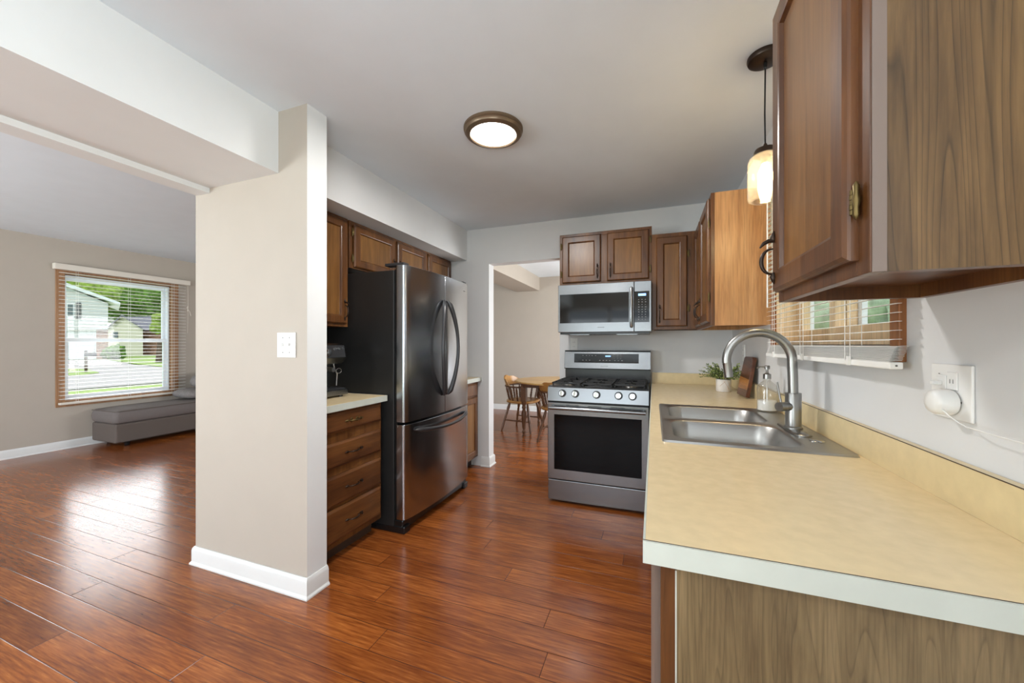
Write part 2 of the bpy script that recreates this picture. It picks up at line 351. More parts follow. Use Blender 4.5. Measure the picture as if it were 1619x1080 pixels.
def thing(name, label, cat, loc=(0, 0, 0), rotz=0, group=None, local=False):
    o = bpy.data.objects.new(name, None); C.objects.link(o); o.empty_display_size = 0.05
    o.location = loc; o.rotation_euler = (0, 0, rotz); o['label'] = label; o['category'] = cat
    if group: o['group'] = group
    ORG[o.name] = (0, 0, 0) if local else tuple(loc)
    return o
def root(o):
    while o.parent: o = o.parent
    return o
def part(name, mb, mats, parent, label=None, **kw):
    o = finish(name, mb, mats, parent, org=ORG[root(parent).name], **kw)
    if label: o['label'] = label
    return o
def single(name, mb, mats, label, cat, loc=(0, 0, 0), group=None, **kw):
    o = finish(name, mb, mats, None, org=loc, **kw); o.location = loc
    o['label'] = label; o['category'] = cat
    if group: o['group'] = group
    return o
def struct(name, mb, mats, parent=None, **kw):
    o = finish(name, mb, mats, parent, **kw)
    if not parent: o['kind'] = 'structure'
    return o
def arc(cx, cy, r, a0, a1, n): return [(cx + r * math.cos(math.radians(a0 + (a1 - a0) * i / n)), cy + r * math.sin(math.radians(a0 + (a1 - a0) * i / n))) for i in range(n + 1)]
def rrect(x0, x1, y0, y1, r, n=6):
    return arc(x1 - r, y1 - r, r, 0, 90, n) + arc(x0 + r, y1 - r, r, 90, 180, n) + arc(x0 + r, y0 + r, r, 180, 270, n) + arc(x1 - r, y0 + r, r, 270, 360, n)

# ---------------------------------------------------------------- shell
XR, YB, YF, XW, YREAR = 0.606, 3.55, 6.80, -6.60, -2.60
CZ, LZ = 2.44, 2.50
mb = MB(); mb.box(XW - 0.15, XR + 0.15, YREAR - 0.15, YF + 0.15, -0.08, 0.0); struct('floor', mb, 'floor')
mb = MB(); mb.box(-2.33, XR + 0.15, YREAR - 0.15, 3.67, CZ, 2.62); struct('ceiling', mb, 'ceil')
mb = MB(); mb.box(XW - 0.15, -2.33, YREAR - 0.15, YF + 0.15, LZ, 2.62); mb.box(-2.33, XR + 0.15, 3.67, YF + 0.15, LZ, 2.62); struct('ceiling', mb, 'ceil')
def wall_x(name, x0, x1, ya, yb, z1, holes, mat):
    """wall running along y with rectangular holes (y0,y1,z0,z1)"""
    mb = MB(); y = ya
    for (h0, h1, a, b) in sorted(holes):
        mb.box(x0, x1, y, h0, 0, z1); mb.box(x0, x1, h0, h1, 0, a) if a > 0 else None; mb.box(x0, x1, h0, h1, b, z1); y = h1
    mb.box(x0, x1, y, yb, 0, z1); return struct(name, mb, mat)
def wall_y(name, y0, y1, xa, xb, z1, holes, mat):
    mb = MB(); x = xa
    for (h0, h1, a, b) in sorted(holes):
        mb.box(x, h0, y0, y1, 0, z1); mb.box(h0, h1, y0, y1, 0, a) if a > 0 else None; mb.box(h0, h1, y0, y1, b, z1); x = h1
    mb.box(x, xb, y0, y1, 0, z1); return struct(name, mb, mat)
KW = (1.300, 2.360, 1.250, 2.05)      # kitchen window opening y0,y1,z0,z1
wall_x('wall_right', XR, XR + 0.15, YREAR, 3.67, 2.50, [KW, (-2.0, -0.5, 0.85, 2.05)], 'kwall')
wall_x('wall_dining_right', XR, XR + 0.15, 3.67, YF, 2.50, [(4.5, 6.1, 0.55, 2.05)], 'greige')
LW = (2.365, 3.475, 0.56, 2.11)
wall_x('wall_left', XW - 0.15, XW, YREAR, YF, 2.50, [LW], 'greige')
wall_y('wall_far', YF, YF + 0.15, XW, XR, 2.50, [], 'greige')
wall_y('wall_rear', YREAR - 0.15, YREAR, XW, XR, 2.50, [(-1.95, 0.05, 0.0, 2.1), (-5.7, -3.5, 0.0, 2.1)], 'greige')
# wall behind the range, with the open doorway to the dining room; its dining side is greige
mb = MB(); mb.box(-2.44, -1.576, YB, 3.67, 0, 2.46); mb.box(-1.576, -0.838, YB, 3.67, 2.075, 2.46); mb.box(-0.838, XR, YB, 3.67, 0, 2.46)
struct('wall_back', mb, 'kwall')
# wall between kitchen and living room
mb = MB(); mb.box(-2.44, -2.31, 1.52, YB, 0, 2.50); struct('wall_partition', mb, 'kwall')
mb = MB(); mb.box(-2.452, -2.4405, 1.40, 3.67, 0, 2.50); struct('wall_partition_living', mb, 'greige')
mb = MB(); mb.box(-2.44, -1.601, 1.4, 1.52, 0, 2.5)
mb.m = [0, 1, 0, 1, 0, 0]; struct('wall_pilaster', mb, ['greige', 'offwhite'])
# ceiling beam, header and soffit
mb = MB(); mb.box(-2.33, -1.797, YREAR, 1.40, 2.126, CZ); struct('trim_1', mb, 'offwhite')
mb = MB(); mb.box(-2.44, -2.331, YREAR, 1.40, 2.098, LZ); struct('trim_2', mb, 'offwhite')
mb = MB(); mb.box(-2.31, -1.826, 1.52, YB, 2.126, CZ); struct('trim_3', mb, 'kwall')
mb = MB(); mb.box(-2.44, -1.99, 3.67, YF, 2.25, LZ); struct('trim_4', mb, 'greige')
# baseboards
BP = [(0, 0), (0.021, 0), (0.021, 0.008), (0.013, 0.017), (0.013, 0.078), (0.010, 0.090), (0.004, 0.099), (0, 0.100)]
def baseboard(name, path, side=1):
    P = [Vector((x, y)) for x, y in path]; nrm = []
    for i in range(len(P)):
        ns = []
        for a, b in ((i - 1, i), (i, i + 1)):
            if a >= 0 and b < len(P):
                d = (P[b] - P[a]).normalized(); ns.append(Vector((-d.y, d.x)) * side)
        n = ns[0] if len(ns) == 1 else (ns[0] + ns[1]) / (1 + ns[0].dot(ns[1])); nrm.append(n)
    mb = MB(); mb.loft([[(P[i].x + nrm[i].x * d, P[i].y + nrm[i].y * d, h) for d, h in BP] for i in range(len(P))], True, True)
    struct(name, mb, 'white', smooth=25)
baseboard('baseboard_pilaster', [(-2.453, 3.0), (-2.453, 1.399), (-1.600, 1.399), (-1.600, 1.52)], -1)
baseboard('baseboard_left', [(XW, YREAR), (XW, YF)], -1)
baseboard('baseboard_far', [(XW, YF), (XR, YF)], -1)
baseboard('baseboard_doorway', [(-1.66, YB), (-1.576, YB), (-1.576, 3.67), (-2.4, 3.67)], -1)
baseboard('baseboard_right', [(XR, 0.70), (XR, YREAR)], -1)

# ---------------------------------------------------------------- windows of the shell
def rframe(mb, x0, x1, y0, y1, z0, z1, t, mi=0, tb=None):
    tb = tb or t
    mb.box(x0, x1, y0, y0 + t, z0, z1, mi); mb.box(x0, x1, y1 - t, y1, z0, z1, mi)
    mb.box(x0, x1, y0 + t, y1 - t, z0, z0 + tb, mi); mb.box(x0, x1, y0 + t, y1 - t, z1 - t, z1, mi)
# living room window: tan casing, white double-hung sashes
w = bpy.data.objects.new('window_1', None); C.objects.link(w); w['kind'] = 'structure'; ORG[w.name] = (0, 0, 0)
mb = MB(); rframe(mb, XW - 0.145, XW + 0.014, LW[0] - 0.06, LW[1] + 0.06, LW[2] - 0.055, LW[3] + 0.06, 0.075); part('window_casing', mb, 'casinglr', w, bevel=0.002)
mb = MB(); rframe(mb, XW - 0.14, XW - 0.05, 2.378, 3.452, 0.575, 2.09, 0.02); part('window_frame', mb, 'vinyl', w, bevel=0.002)
mb = MB(); rframe(mb, XW - 0.10, XW - 0.07, 2.398, 3.432, 0.595, 1.325, 0.040); part('lower_sash', mb, 'vinyl', w, bevel=0.002)
mb = MB(); rframe(mb, XW - 0.135, XW - 0.105, 2.398, 3.432, 1.285, 2.07, 0.036); part('upper_sash', mb, 'vinyl', w, bevel=0.002)
mb = MB(); mb.box(XW - 0.087, XW - 0.083, 2.45, 3.39, 0.64, 1.30); mb.box(XW - 0.122, XW - 0.118, 2.45, 3.39, 1.31, 2.03); part('glass_pane', mb, 'glass', w)
# kitchen window: brown casing, pine slider sashes
w = bpy.data.objects.new('window_2', None); C.objects.link(w); w['kind'] = 'structure'; ORG[w.name] = (0, 0, 0)
mb = MB(); rframe(mb, XR - 0.016, XR + 0.01, KW[0] - 0.04, KW[1] + 0.04, KW[2] - 0.045, KW[3] + 0.04, 0.042); part('window_casing', mb, 'casing', w, bevel=0.003)
mb = MB(); rframe(mb, XR + 0.0, XR + 0.148, KW[0] - 0.002, KW[1] + 0.002, KW[2] - 0.002, KW[3] + 0.002, 0.018); part('jamb_liner', mb, 'sash', w)
mb = MB(); rframe(mb, XR + 0.055, XR + 0.09, KW[0] + 0.016, 1.872, KW[2] + 0.016, KW[3] - 0.016, 0.052); part('sash', mb, 'sash', w, bevel=0.002)
mb = MB(); rframe(mb, XR + 0.092, XR + 0.127, 1.82, KW[1] - 0.016, KW[2] + 0.016, KW[3] - 0.016, 0.052); part('sash', mb, 'sash', w, bevel=0.002)
mb = MB(); rframe(mb, XR + 0.128, XR + 0.147, KW[0] + 0.02, KW[1] - 0.02, KW[2] + 0.02, KW[3] - 0.02, 0.035); mb.box(XR + 0.128, XR + 0.147, 1.80, 1.86, KW[2], KW[3]); part('storm_frame', mb, 'vinyl', w)
mb = MB(); mb.box(XR + 0.07, XR + 0.074, 1.36, 1.83, 1.31, 1.99); mb.box(XR + 0.108, XR + 0.112, 1.86, 2.30, 1.31, 1.99); part('glass_pane', mb, 'glass', w)
# behind the camera: plain framed openings around the added fill lamps
for i, (x0, x1) in enumerate(((-1.95, 0.05), (-5.7, -3.5))):
    mb = MB(); xm = (x0 + x1) / 2
    for a, b in ((x0, x0 + 0.06), (xm - 0.04, xm + 0.04), (x1 - 0.06, x1)): mb.box(a, b, YREAR - 0.10, YREAR - 0.03, 0, 2.1)
    mb.box(x0, x1, YREAR - 0.10, YREAR - 0.03, 2.02, 2.1); mb.box(x0, x1, YREAR - 0.10, YREAR - 0.03, 0, 0.08)
    struct('door_%d' % (i + 1), mb, 'white')
mb = MB(); rframe(mb, XR + 0.04, XR + 0.09, -2.0, -0.5, 0.85, 2.05, 0.05); mb.box(XR + 0.04, XR + 0.09, -1.28, -1.22, 0.85, 2.05); struct('window_3', mb, 'white')
mb = MB(); rframe(mb, XR + 0.04, XR + 0.09, 4.5, 6.1, 0.55, 2.05, 0.05); mb.box(XR + 0.04, XR + 0.09, 5.27, 5.33, 0.55, 2.05); struct('window_4', mb, 'white')

# ---------------------------------------------------------------- blinds
def slat(mb, xc, wd_, y0, y1, z, tilt, t=0.0012, crown=0.0016):
    n = 4; top = []; bot = []
    for i in range(n + 1):
        q = -wd_ / 2 + wd_ * i / n; h = z + crown * (1 - (2 * i / n - 1) ** 2) + q * tilt
        top.append((xc + q, h + t / 2)); bot.append((xc + q, h - t / 2))
    mb.prism(top + bot[::-1], y0, y1, lambda p, q, h: (p, h, q))
t = thing('window_blind', 'wide white slatted blind with cream valance over the living room window', 'window blind', (XW, 2.93, 0.5))
mb = MB(); mb.box(XW + 0.012, XW + 0.075, 2.275, 3.66, 2.135, 2.205); part('valance', mb, 'blindv', t, bevel=0.006)
mb = MB(); z = 0.60
while z < 2.13: slat(mb, XW + 0.045, 0.048, 2.325, 3.60, z, -0.02, t=0.003); z += 0.0455
part('slats', mb, 'blind', t, smooth=40)
mb = MB(); mb.box(XW + 0.018, XW + 0.072, 2.32, 3.605, 0.535, 0.560); part('bottom_rail', mb, 'blindv', t, bevel=0.004)
for y in (2.47, 2.96, 3.45):
    mb = MB()
    for x in (XW + 0.020, XW + 0.070): mb.cyl((x, y, 0.55), (x, y, 2.14), 0.0012, seg=6)
    part('ladder_cord', mb, 'blind', t)
mb = MB(); mb.tube([(XW + 0.085, 3.615, 2.13), (XW + 0.086, 3.62, 1.8), (XW + 0.085, 3.612, 1.42)], 0.0018, 6)
for dz in (0, 0.05): mb.lathe([(0.002, 0), (0.008, 0.012), (0.004, 0.035)], (XW + 0.086, 3.615, 1.74 + dz), 8)
mb.tube([(XW + 0.086, 3.60, 1.80), (XW + 0.088, 3.64, 1.74), (XW + 0.086, 3.655, 1.68)], 0.004, 6)
part('pull_cord', mb, 'blindv', t)
t = thing('window_blind', 'narrow white mini blind half lowered over the kitchen window above the sink', 'window blind', (0.57, 1.8, 1.19))
mb = MB(); mb.box(0.548, 0.588, 1.215, 2.335, 2.08, 2.12); part('headrail', mb, 'blind', t, bevel=0.003)
mb = MB(); z = 1.262
while z < 2.08: slat(mb, 0.566, 0.026, 1.222, 2.318, z, 0.10, t=0.0009, crown=0.0012); z += 0.0225
for k in range(11): slat(mb, 0.566 + 0.0012 * k, 0.026, 1.222 + random.uniform(-0.002, 0.002), 2.318, 1.2085 + k * 0.0036, 0.12, t=0.0009, crown=0.0012)
part('slats', mb, 'blind', t, smooth=40)
mb = MB(); mb.box(0.552, 0.580, 1.218, 2.330, 1.188, 1.206); part('bottom_rail', mb, 'blind', t, bevel=0.003)
mb = MB(); mb.lathe([(0.0025, 0), (0.0025, 0.001)], (0.566, 1.217, 1.197), 12, 'y'); part('rail_plug', mb, 'slot', t)
for y in (1.42, 1.80, 2.18):
    mb = MB()
    for x in (0.552, 0.580): mb.cyl((x, y, 1.2), (x, y, 2.09), 0.0009, seg=6)
    mb.cyl((0.551, y + 0.03, 1.2), (0.551, y + 0.03, 2.09), 0.0009, seg=6)
    mb.box(0.545, 0.552, y - 0.006, y + 0.006, 1.188, 1.215)
    part('ladder_cord', mb, 'blind', t)
mb = MB(); mb.cyl((0.546, 2.275, 2.08), (0.546, 2.275, 1.44), 0.0035, seg=8); part('tilt_wand', mb, 'plastic', t)

# ---------------------------------------------------------------- cabinets
DOORP = [(0, 0), (0, 0.010), (0.003, 0.014), (0.009, 0.019), (0.050, 0.019), (0.055, 0.017), (0.060, 0.009), (0.062, 0.007)]
def T_of(o, u, n):
    o, u, n = Vector(o), Vector(u), Vector(n)
    return lambda a, b, c: tuple(o + u * a + n * b + Vector((0, 0, 1)) * c)
def pull(parent, o, n, vertical=True, u=(0, 1, 0), L=0.11, mat='bronze', wide=False):
    """forked antique bow pull: leaf ends, bowed grip"""
    o, n, u = Vector(o), Vector(n), Vector(u); d = Vector((0, 0, 1)) if vertical else u; s = u if vertical else Vector((0, 0, 1))
    mb = MB(); h = L / 2
    pts = [o + d * ((h - 0.010) * math.cos(a) - 0.010) + n * (0.004 + 0.026 * math.sin(a) ** 0.8) for a in [math.pi * i / 14 for i in range(15)]]
    rs = [0.0022 + 0.0026 * math.sin(math.pi * i / 14) for i in range(15)]
    mb.tube(pts, rs, 10)
    for e in (-1, 1):   # leaf-shaped mounting ends with a curled tip
        b = o + d * (h * e)
        mb.tube([b - d * e * 0.004 + n * 0.003, b + d * e * 0.006 + n * 0.004, b + d * e * 0.016 + n * 0.003, b + d * e * 0.026 + n * 0.002], [0.003, 0.0075, 0.0055, 0.001], 10)
    mb.tube([o + d * (h + 0.002) + n * 0.003, o + d * (h + 0.001) + n * 0.014, o + d * (h - 0.005) + n * 0.025 + s * 0.002, o + d * (h - 0.016) + n * 0.034 + s * 0.003], [0.006, 0.0055, 0.005, 0.0020], 8)
    if wide:
        for e in (-1, 1):
            for q in (-1, 1): mb.tube([o + d * e * 0.012 + n * 0.003, o + d * e * 0.022 + s * q * 0.010 + n * 0.003, o + d * e * 0.034 + s * q * 0.006 + n * 0.002], [0.002, 0.005, 0.001], 8)
    return part('handle', mb, mat, parent, smooth=50)
def hinge(parent, o, u, n, big=1.0):
    """small antique surface hinge: barrel with knuckles plus a scalloped leaf"""
    o, u, n = Vector(o), Vector(u), Vector(n); mb = MB(); Z = Vector((0, 0, 1)); k = 0.9 * big
    for i in range(5): mb.cyl(o + Z * (i - 2.5) * 0.009 * k + n * 0.004, o + Z * (i - 1.6) * 0.009 * k + n * 0.004, (0.0042 if i % 2 else 0.0036) * k, seg=10)
    mb.tube([o + u * 0.009 + Z * z_ * k + n * 0.002 for z_ in (-0.034, -0.026, -0.012, 0, 0.012, 0.026, 0.034)], [0.001, 0.005, 0.004, 0.0065, 0.004, 0.005, 0.001], 8)
    return part('hinge', mb, 'brass', parent, smooth=50)
def door(parent, o, u, n, w_, h_, hpos=None, hz=0.1, hinge_side=None, mats=('cab', 'panel'), pl=0.10, flap=0.20):
    """recessed-panel door; o = lower corner on the face frame, u = width direction, n = outward"""
    T = T_of(o, u, n); mb = MB(); mb.ring(DOORP, w_, h_, T, fill=False)
    d = part('door', mb, mats[0], parent)
    mb = MB(); mb.box(0.058, w_ - 0.058, 0.001, 0.0078, 0.058, h_ - 0.058, T=T); part('door_panel', mb, mats[1], d)
    if hpos is not None: pull(d, T(hpos, 0.018, hz), n, True, u, L=pl)
    if hinge_side is not None:
        for z in (h_ * flap, h_ * (1 - flap)): hinge(d, T(w_ + 0.003 if hinge_side else -0.003, 0.006, z), Vector(u) * (1 if hinge_side else -1), n)
    return d
def carcass(parent, x0, x1, y0, y1, z0, z1, face, side_mats=('laminate',), recess=0.03, name='carcass', mat='cab', t=0.018, fw=0.038, open_face=False):
    """hollow box with recessed bottom plus a face frame; face in '-x','+x','-y'"""
    mb = MB(); mb.box(x0, x1, y0, y0 + t, z0, z1); mb.box(x0, x1, y1 - t, y1, z0, z1)
    if face in ('-x', '+x'):
        xb = (x1 - t, x1) if face == '-x' else (x0, x0 + t); mb.box(xb[0], xb[1], y0 + t, y1 - t, z0, z1)
    else:
        mb = MB(); mb.box(x0, x0 + t, y0, y1, z0, z1); mb.box(x1 - t, x1, y0, y1, z0, z1); mb.box(x0 + t, x1 - t, y1 - t, y1, z0, z1)
    mb.box(x0 + t, x1 - t, y0 + t, y1 - t, z0 + recess, z0 + recess + 0.012); mb.box(x0 + t, x1 - t, y0 + t, y1 - t, z1 - 0.015, z1)
    return part(name, mb, side_mats[0], parent)
def face_frame(parent, x0, x1, y0, y1, z0, z1, face, splits=(), sw=0.04, mat='cab', t=0.02):
    mb = MB()
    def bb(a0, a1, c0, c1):
        if face == '-x': mb.box(x0, x0 + t, a0, a1, c0, c1)
        elif face == '+x': mb.box(x1 - t, x1, a0, a1, c0, c1)
        else: mb.box(a0, a1, y0, y0 + t, c0, c1)
    a0, a1 = (y0, y1) if face != '-y' else (x0, x1)
    bb(a0, a0 + sw, z0, z1); bb(a1 - sw, a1, z0, z1); bb(a0 + sw, a1 - sw, z0, z0 + sw); bb(a0 + sw, a1 - sw, z1 - sw, z1)
    for s_ in splits: bb(s_ - 0.03, s_ + 0.03, z0 + sw, z1 - sw)
    return part('face_frame', mb, mat, parent, bevel=0.0012)

MX, PX, MY = (-1, 0, 0), (1, 0, 0), (0, -1, 0)
# near upper cabinet
t = thing('upper_cabinet', 'big dark wood upper cabinet hanging nearest the camera at top right of photo', 'cabinet', (0.46, 0.96, 1.361))
carcass(t, 0.331, XR, 0.742, 1.190, 1.361, 2.130, '-x', side_mats=('cab',))
mb = MB(); mb.box(0.331, XR, 0.737, 0.7418, 1.361, 2.130); part('end_panel', mb, 'laminate', t, 'woodgrain laminate end panel')
face_frame(t, 0.311, XR, 0.737, 1.190, 1.361, 2.130, '-x')
mb = MB(); mb.box(0.313, 0.3305, 0.7345, 0.7368, 1.361, 2.13); part('edge_strip', mb, 'edgegrey', t, 'greyish strip on the front edge of the end panel')  # greyer strip laid over the face frame's near end
door(t, (0.311, 1.176, 1.386), (0, -1, 0), MX, 0.405, 0.722, hpos=0.024, hz=0.088, hinge_side=True, pl=0.085, flap=0.13)
# far upper cabinet on the window wall
t = thing('upper_cabinet', 'upper cabinet on window wall with honey side panel lit by the pendant lamp', 'cabinet', (0.46, 2.85, 1.359))
carcass(t, 0.331, XR, 2.455, 3.235, 1.359, 2.126, '-x', side_mats=('honey',))
face_frame(t, 0.311, XR, 2.455, 3.235, 1.359, 2.126, '-x', splits=(2.86,))
door(t, (0.311, 2.85, 1.382), (0, -1, 0), MX, 0.368, 0.72, hpos=0.34 if False else 0.028, hz=0.10, hinge_side=True)
door(t, (0.311, 2.885, 1.382), (0, 1, 0), MX, 0.325, 0.72, hpos=0.028, hz=0.10)
# corner upper cabinet on the back wall
t = thing('upper_cabinet', 'single door corner upper cabinet just right of the microwave', 'cabinet', (0.15, 3.40, 1.37))
carcass(t, -0.012, XR, 3.262, YB, 1.370, 2.130, '-y', side_mats=('cab',))
mb = MB(); mb.box(-0.012, 0.03, 3.242, 3.262, 1.37, 2.13); mb.box(0.24, 0.31, 3.242, 3.262, 1.37, 2.13); mb.box(0.03, 0.24, 3.242, 3.262, 1.37, 1.40); mb.box(0.03, 0.24, 3.242, 3.262, 2.09, 2.13)
part('face_frame', mb, 'cab', t, bevel=0.0012)
door(t, (0.020, 3.242, 1.392), (1, 0, 0), MY, 0.226, 0.708, hpos=0.026, hz=0.10, hinge_side=True)
# cabinet over the microwave
t = thing('upper_cabinet', 'short two-door upper cabinet mounted directly above the microwave', 'cabinet', (-0.39, 3.40, 1.752))
carcass(t, -0.765, -0.0125, 3.262, YB, 1.752, 2.200, '-y', side_mats=('cab',))
face_frame(t, -0.765, -0.0125, 3.242, YB, 1.752, 2.200, '-y', splits=(-0.387,), sw=0.03)
door(t, (-0.740, 3.242, 1.778), (1, 0, 0), MY, 0.328, 0.398, hpos=0.300, hz=0.088, hinge_side=False, pl=0.075)
door(t, (-0.362, 3.242, 1.778), (1, 0, 0), MY, 0.328, 0.398, hpos=0.028, hz=0.088, hinge_side=True, pl=0.075)
# tall upper cabinet beside the fridge
t = thing('upper_cabinet', 'tall upper cabinet left of the fridge, half hidden by the white pillar', 'cabinet', (-2.15, 1.80, 1.372))
carcass(t, -2.309, -2.02, 1.5215, 2.080, 1.372, 2.124, '+x', side_mats=('cab',))
face_frame(t, -2.309, -2.0, 1.5215, 2.080, 1.372, 2.124, '+x')
door(t, (-2.0, 1.540, 1.392), (0, 1, 0), PX, 0.520, 0.715, hpos=0.494, hz=0.095)
# cabinets over the fridge
t = thing('upper_cabinet', 'row of short upper cabinet doors above the fridge under the soffit', 'cabinet', (-2.15, 2.8, 1.79))
carcass(t, -2.309, -2.02, 2.095, 3.52, 1.79, 2.124, '+x', side_mats=('cab',))
face_frame(t, -2.309, -2.0, 2.095, 3.52, 1.79, 2.124, '+x', splits=(2.60, 3.06), sw=0.03)
door(t, (-2.0, 2.130, 1.800), (0, 1, 0), PX, 0.455, 0.305, hpos=0.428, hz=0.085, hinge_side=False, pl=0.075)
door(t, (-2.0, 2.615, 1.800), (0, 1, 0), PX, 0.425, 0.305, hpos=0.028, hz=0.085, pl=0.075)
door(t, (-2.0, 3.080, 1.800), (0, 1, 0), PX, 0.420, 0.305, hpos=0.028, hz=0.085, pl=0.075)
# drawer base cabinet, left
t = thing('base_cabinet', 'four-drawer base cabinet under the coffee machine, left of the fridge', 'cabinet', (-2.0, 1.79, 0))
mb = MB(); mb.box(-2.309, -1.712, 1.5215, 2.055, 0.10, 0.875); part('carcass', mb, 'cab', t)
mb = MB(); mb.box(-1.712, -1.695, 1.5215, 2.055, 0.10, 0.875); part('face_frame', mb, 'cab', t, bevel=0.001)
mb = MB(); mb.box(-2.309, -1.775, 1.5215, 2.055, 0.0, 0.10); part('toe_kick', mb, 'kick', t)
DRP = [(0, 0), (0, 0.011), (0.004, 0.013), (0.014, 0.019)]
for i, (z0, z1) in enumerate(((0.749, 0.860), (0.551, 0.694), (0.337, 0.507), (0.132, 0.320))):
    mb = MB(); T = T_of((-1.695, 1.545, z0), (0, 1, 0), PX); mb.ring(DRP, 0.495, z1 - z0, T); d = part('drawer', mb, 'cabh', t)
    pull(d, T(0.250, 0.018, (z1 - z0) / 2), PX, False, (0, 1, 0), L=0.095, mat='brass' if i == 0 else 'bronze', wide=(i == 0))
mb = MB(); mb.box(-2.309, -1.662, 1.5215, 2.065, 0.877, 0.914)
tw = thing('worktop', 'short beige worktop with pale edge carrying the coffee machine', 'worktop', (-2.0, 1.79, 0.876))
part('counter_top', mb, 'top', tw, bevel=0.002)
mb = MB(); mb.box(-1.6615, -1.655, 1.5215, 2.065, 0.876, 0.9135); mb.box(-2.309, -1.655, 2.0655, 2.070, 0.876, 0.9135); part('edge_band', mb, 'edgeband', tw)
# stub cabinet beyond the fridge
t = thing('base_cabinet', 'narrow base cabinet glimpsed between fridge and doorway', 'cabinet', (-2.0, 3.3, 0))
mb = MB(); mb.box(-2.309, -1.70, 3.03, YB - 0.002, 0.10, 0.875); part('carcass', mb, 'cab', t)
mb = MB(); mb.box(-2.309, -1.775, 3.03, YB - 0.002, 0.0, 0.10); part('toe_kick', mb, 'kick', t)
mb = MB(); T = T_of((-1.70, 3.05, 0.73), (0, 1, 0), PX); mb.ring(DRP, 0.46, 0.125, T); part('drawer', mb, 'cab', t)
door(t, (-1.70, 3.05, 0.125), (0, 1, 0), PX, 0.46, 0.59)
tw = thing('worktop', 'sliver of beige worktop glimpsed between fridge and doorway', 'worktop', (-2.0, 3.3, 0.876))
mb = MB(); mb.box(-2.309, -1.662, 3.03, YB - 0.002, 0.877, 0.914); part('counter_top', mb, 'top', tw, bevel=0.002)
mb = MB(); mb.box(-1.6615, -1.655, 3.03, YB - 0.002, 0.876, 0.9135); part('edge_band', mb, 'edgeband', tw)
# right base cabinets
t = thing('base_cabinet', 'long base cabinet with woodgrain end panel under the sink worktop', 'cabinet', (0.30, 1.8, 0))
mb = MB()
mb.box(0.037, XR, 0.722, 0.740, 0.0, 0.876); part('end_panel', mb, 'laminate_low', t)
mb = MB(); mb.box(0.0355, 0.038, 0.7205, 0.722, 0, 0.855); part('chipped_edge', mb, 'edgeband', t, 'chipped pale edge line of the end panel')
mb = MB(); mb.box(0.012, 0.0355, 0.721, 0.742, 0.10, 0.876); mb.box(0.014, 0.034, 0.742, 2.925, 0.10, 0.16); mb.box(0.014, 0.034, 0.742, 2.925, 0.84, 0.876)
for y in (1.36, 2.33, 2.89): mb.box(0.014, 0.034, y, y + 0.035, 0.16, 0.84)
part('face_frame', mb, 'cab', t)
mb = MB(); mb.box(0.036, XR - 0.02, 0.742, 2.925, 0.10, 0.118); mb.box(XR - 0.018, XR, 0.742, 2.925, 0.10, 0.876); mb.box(0.034, XR - 0.02, 2.91, 2.925, 0.118, 0.876); part('carcass', mb, 'cab', t)
mb = MB(); mb.box(0.08, 0.095, 0.742, 2.925, 0, 0.10); part('toe_kick', mb, 'kick', t)
for y0, y1 in ((0.745, 1.36), (1.39, 1.85), (1.87, 2.33), (2.36, 2.90)):
    mb = MB(); T = T_of((0.0135, y1 - 0.004, 0.13), (0, -1, 0), MX); mb.ring([(0, 0), (0, 0.012), (0.01, 0.0175)], y1 - y0 - 0.008, 0.725, T); part('door', mb, 'edgegrey' if y0 < 1 else 'cab', t)
# right worktop with sink cut-out
t = thing('worktop', 'long beige worktop with pale edge running under window around sink', 'worktop', (0.3, 1.8, 0.876))
mb = MB(); z0, z1 = 0.877, 0.914
SX0, SX1, SY0, SY1 = 0.045, 0.560, 1.428, 2.250
mb.box(-0.013, XR - 0.001, 0.692, SY0, z0, z1); mb.box(-0.013, SX0, SY0, SY1, z0, z1); mb.box(SX1, XR - 0.001, SY0, SY1, z0, z1); mb.box(-0.013, XR - 0.001, SY1, 3.548, z0, z1)
part('counter_top', mb, 'top', t)
mb = MB(); mb.box(-0.017, -0.0132, 0.687, 3.548, 0.876, 0.9135); mb.box(-0.0131, XR, 0.687, 0.6918, 0.876, 0.9135); part('edge_band', mb, 'edgeband', t)
mb = MB(); mb.box(-0.017, XR, 0.6915, 0.6925, 0.9136, 0.9143); part('edge_seam', mb, 'seam', t)
mb = MB(); mb.box(0.586, XR - 0.001, 0.692, 3.548, 0.914, 1.006); mb.box(-0.013, 0.586, 3.528, 3.548, 0.914, 1.006); part('backsplash', mb, 'splash', t, bevel=0.001)
mb = MB(); mb.box(0.5852, 0.5864, 0.692, 3.527, 1.0045, 1.0064); part('splash_seam', mb, 'seam', t)

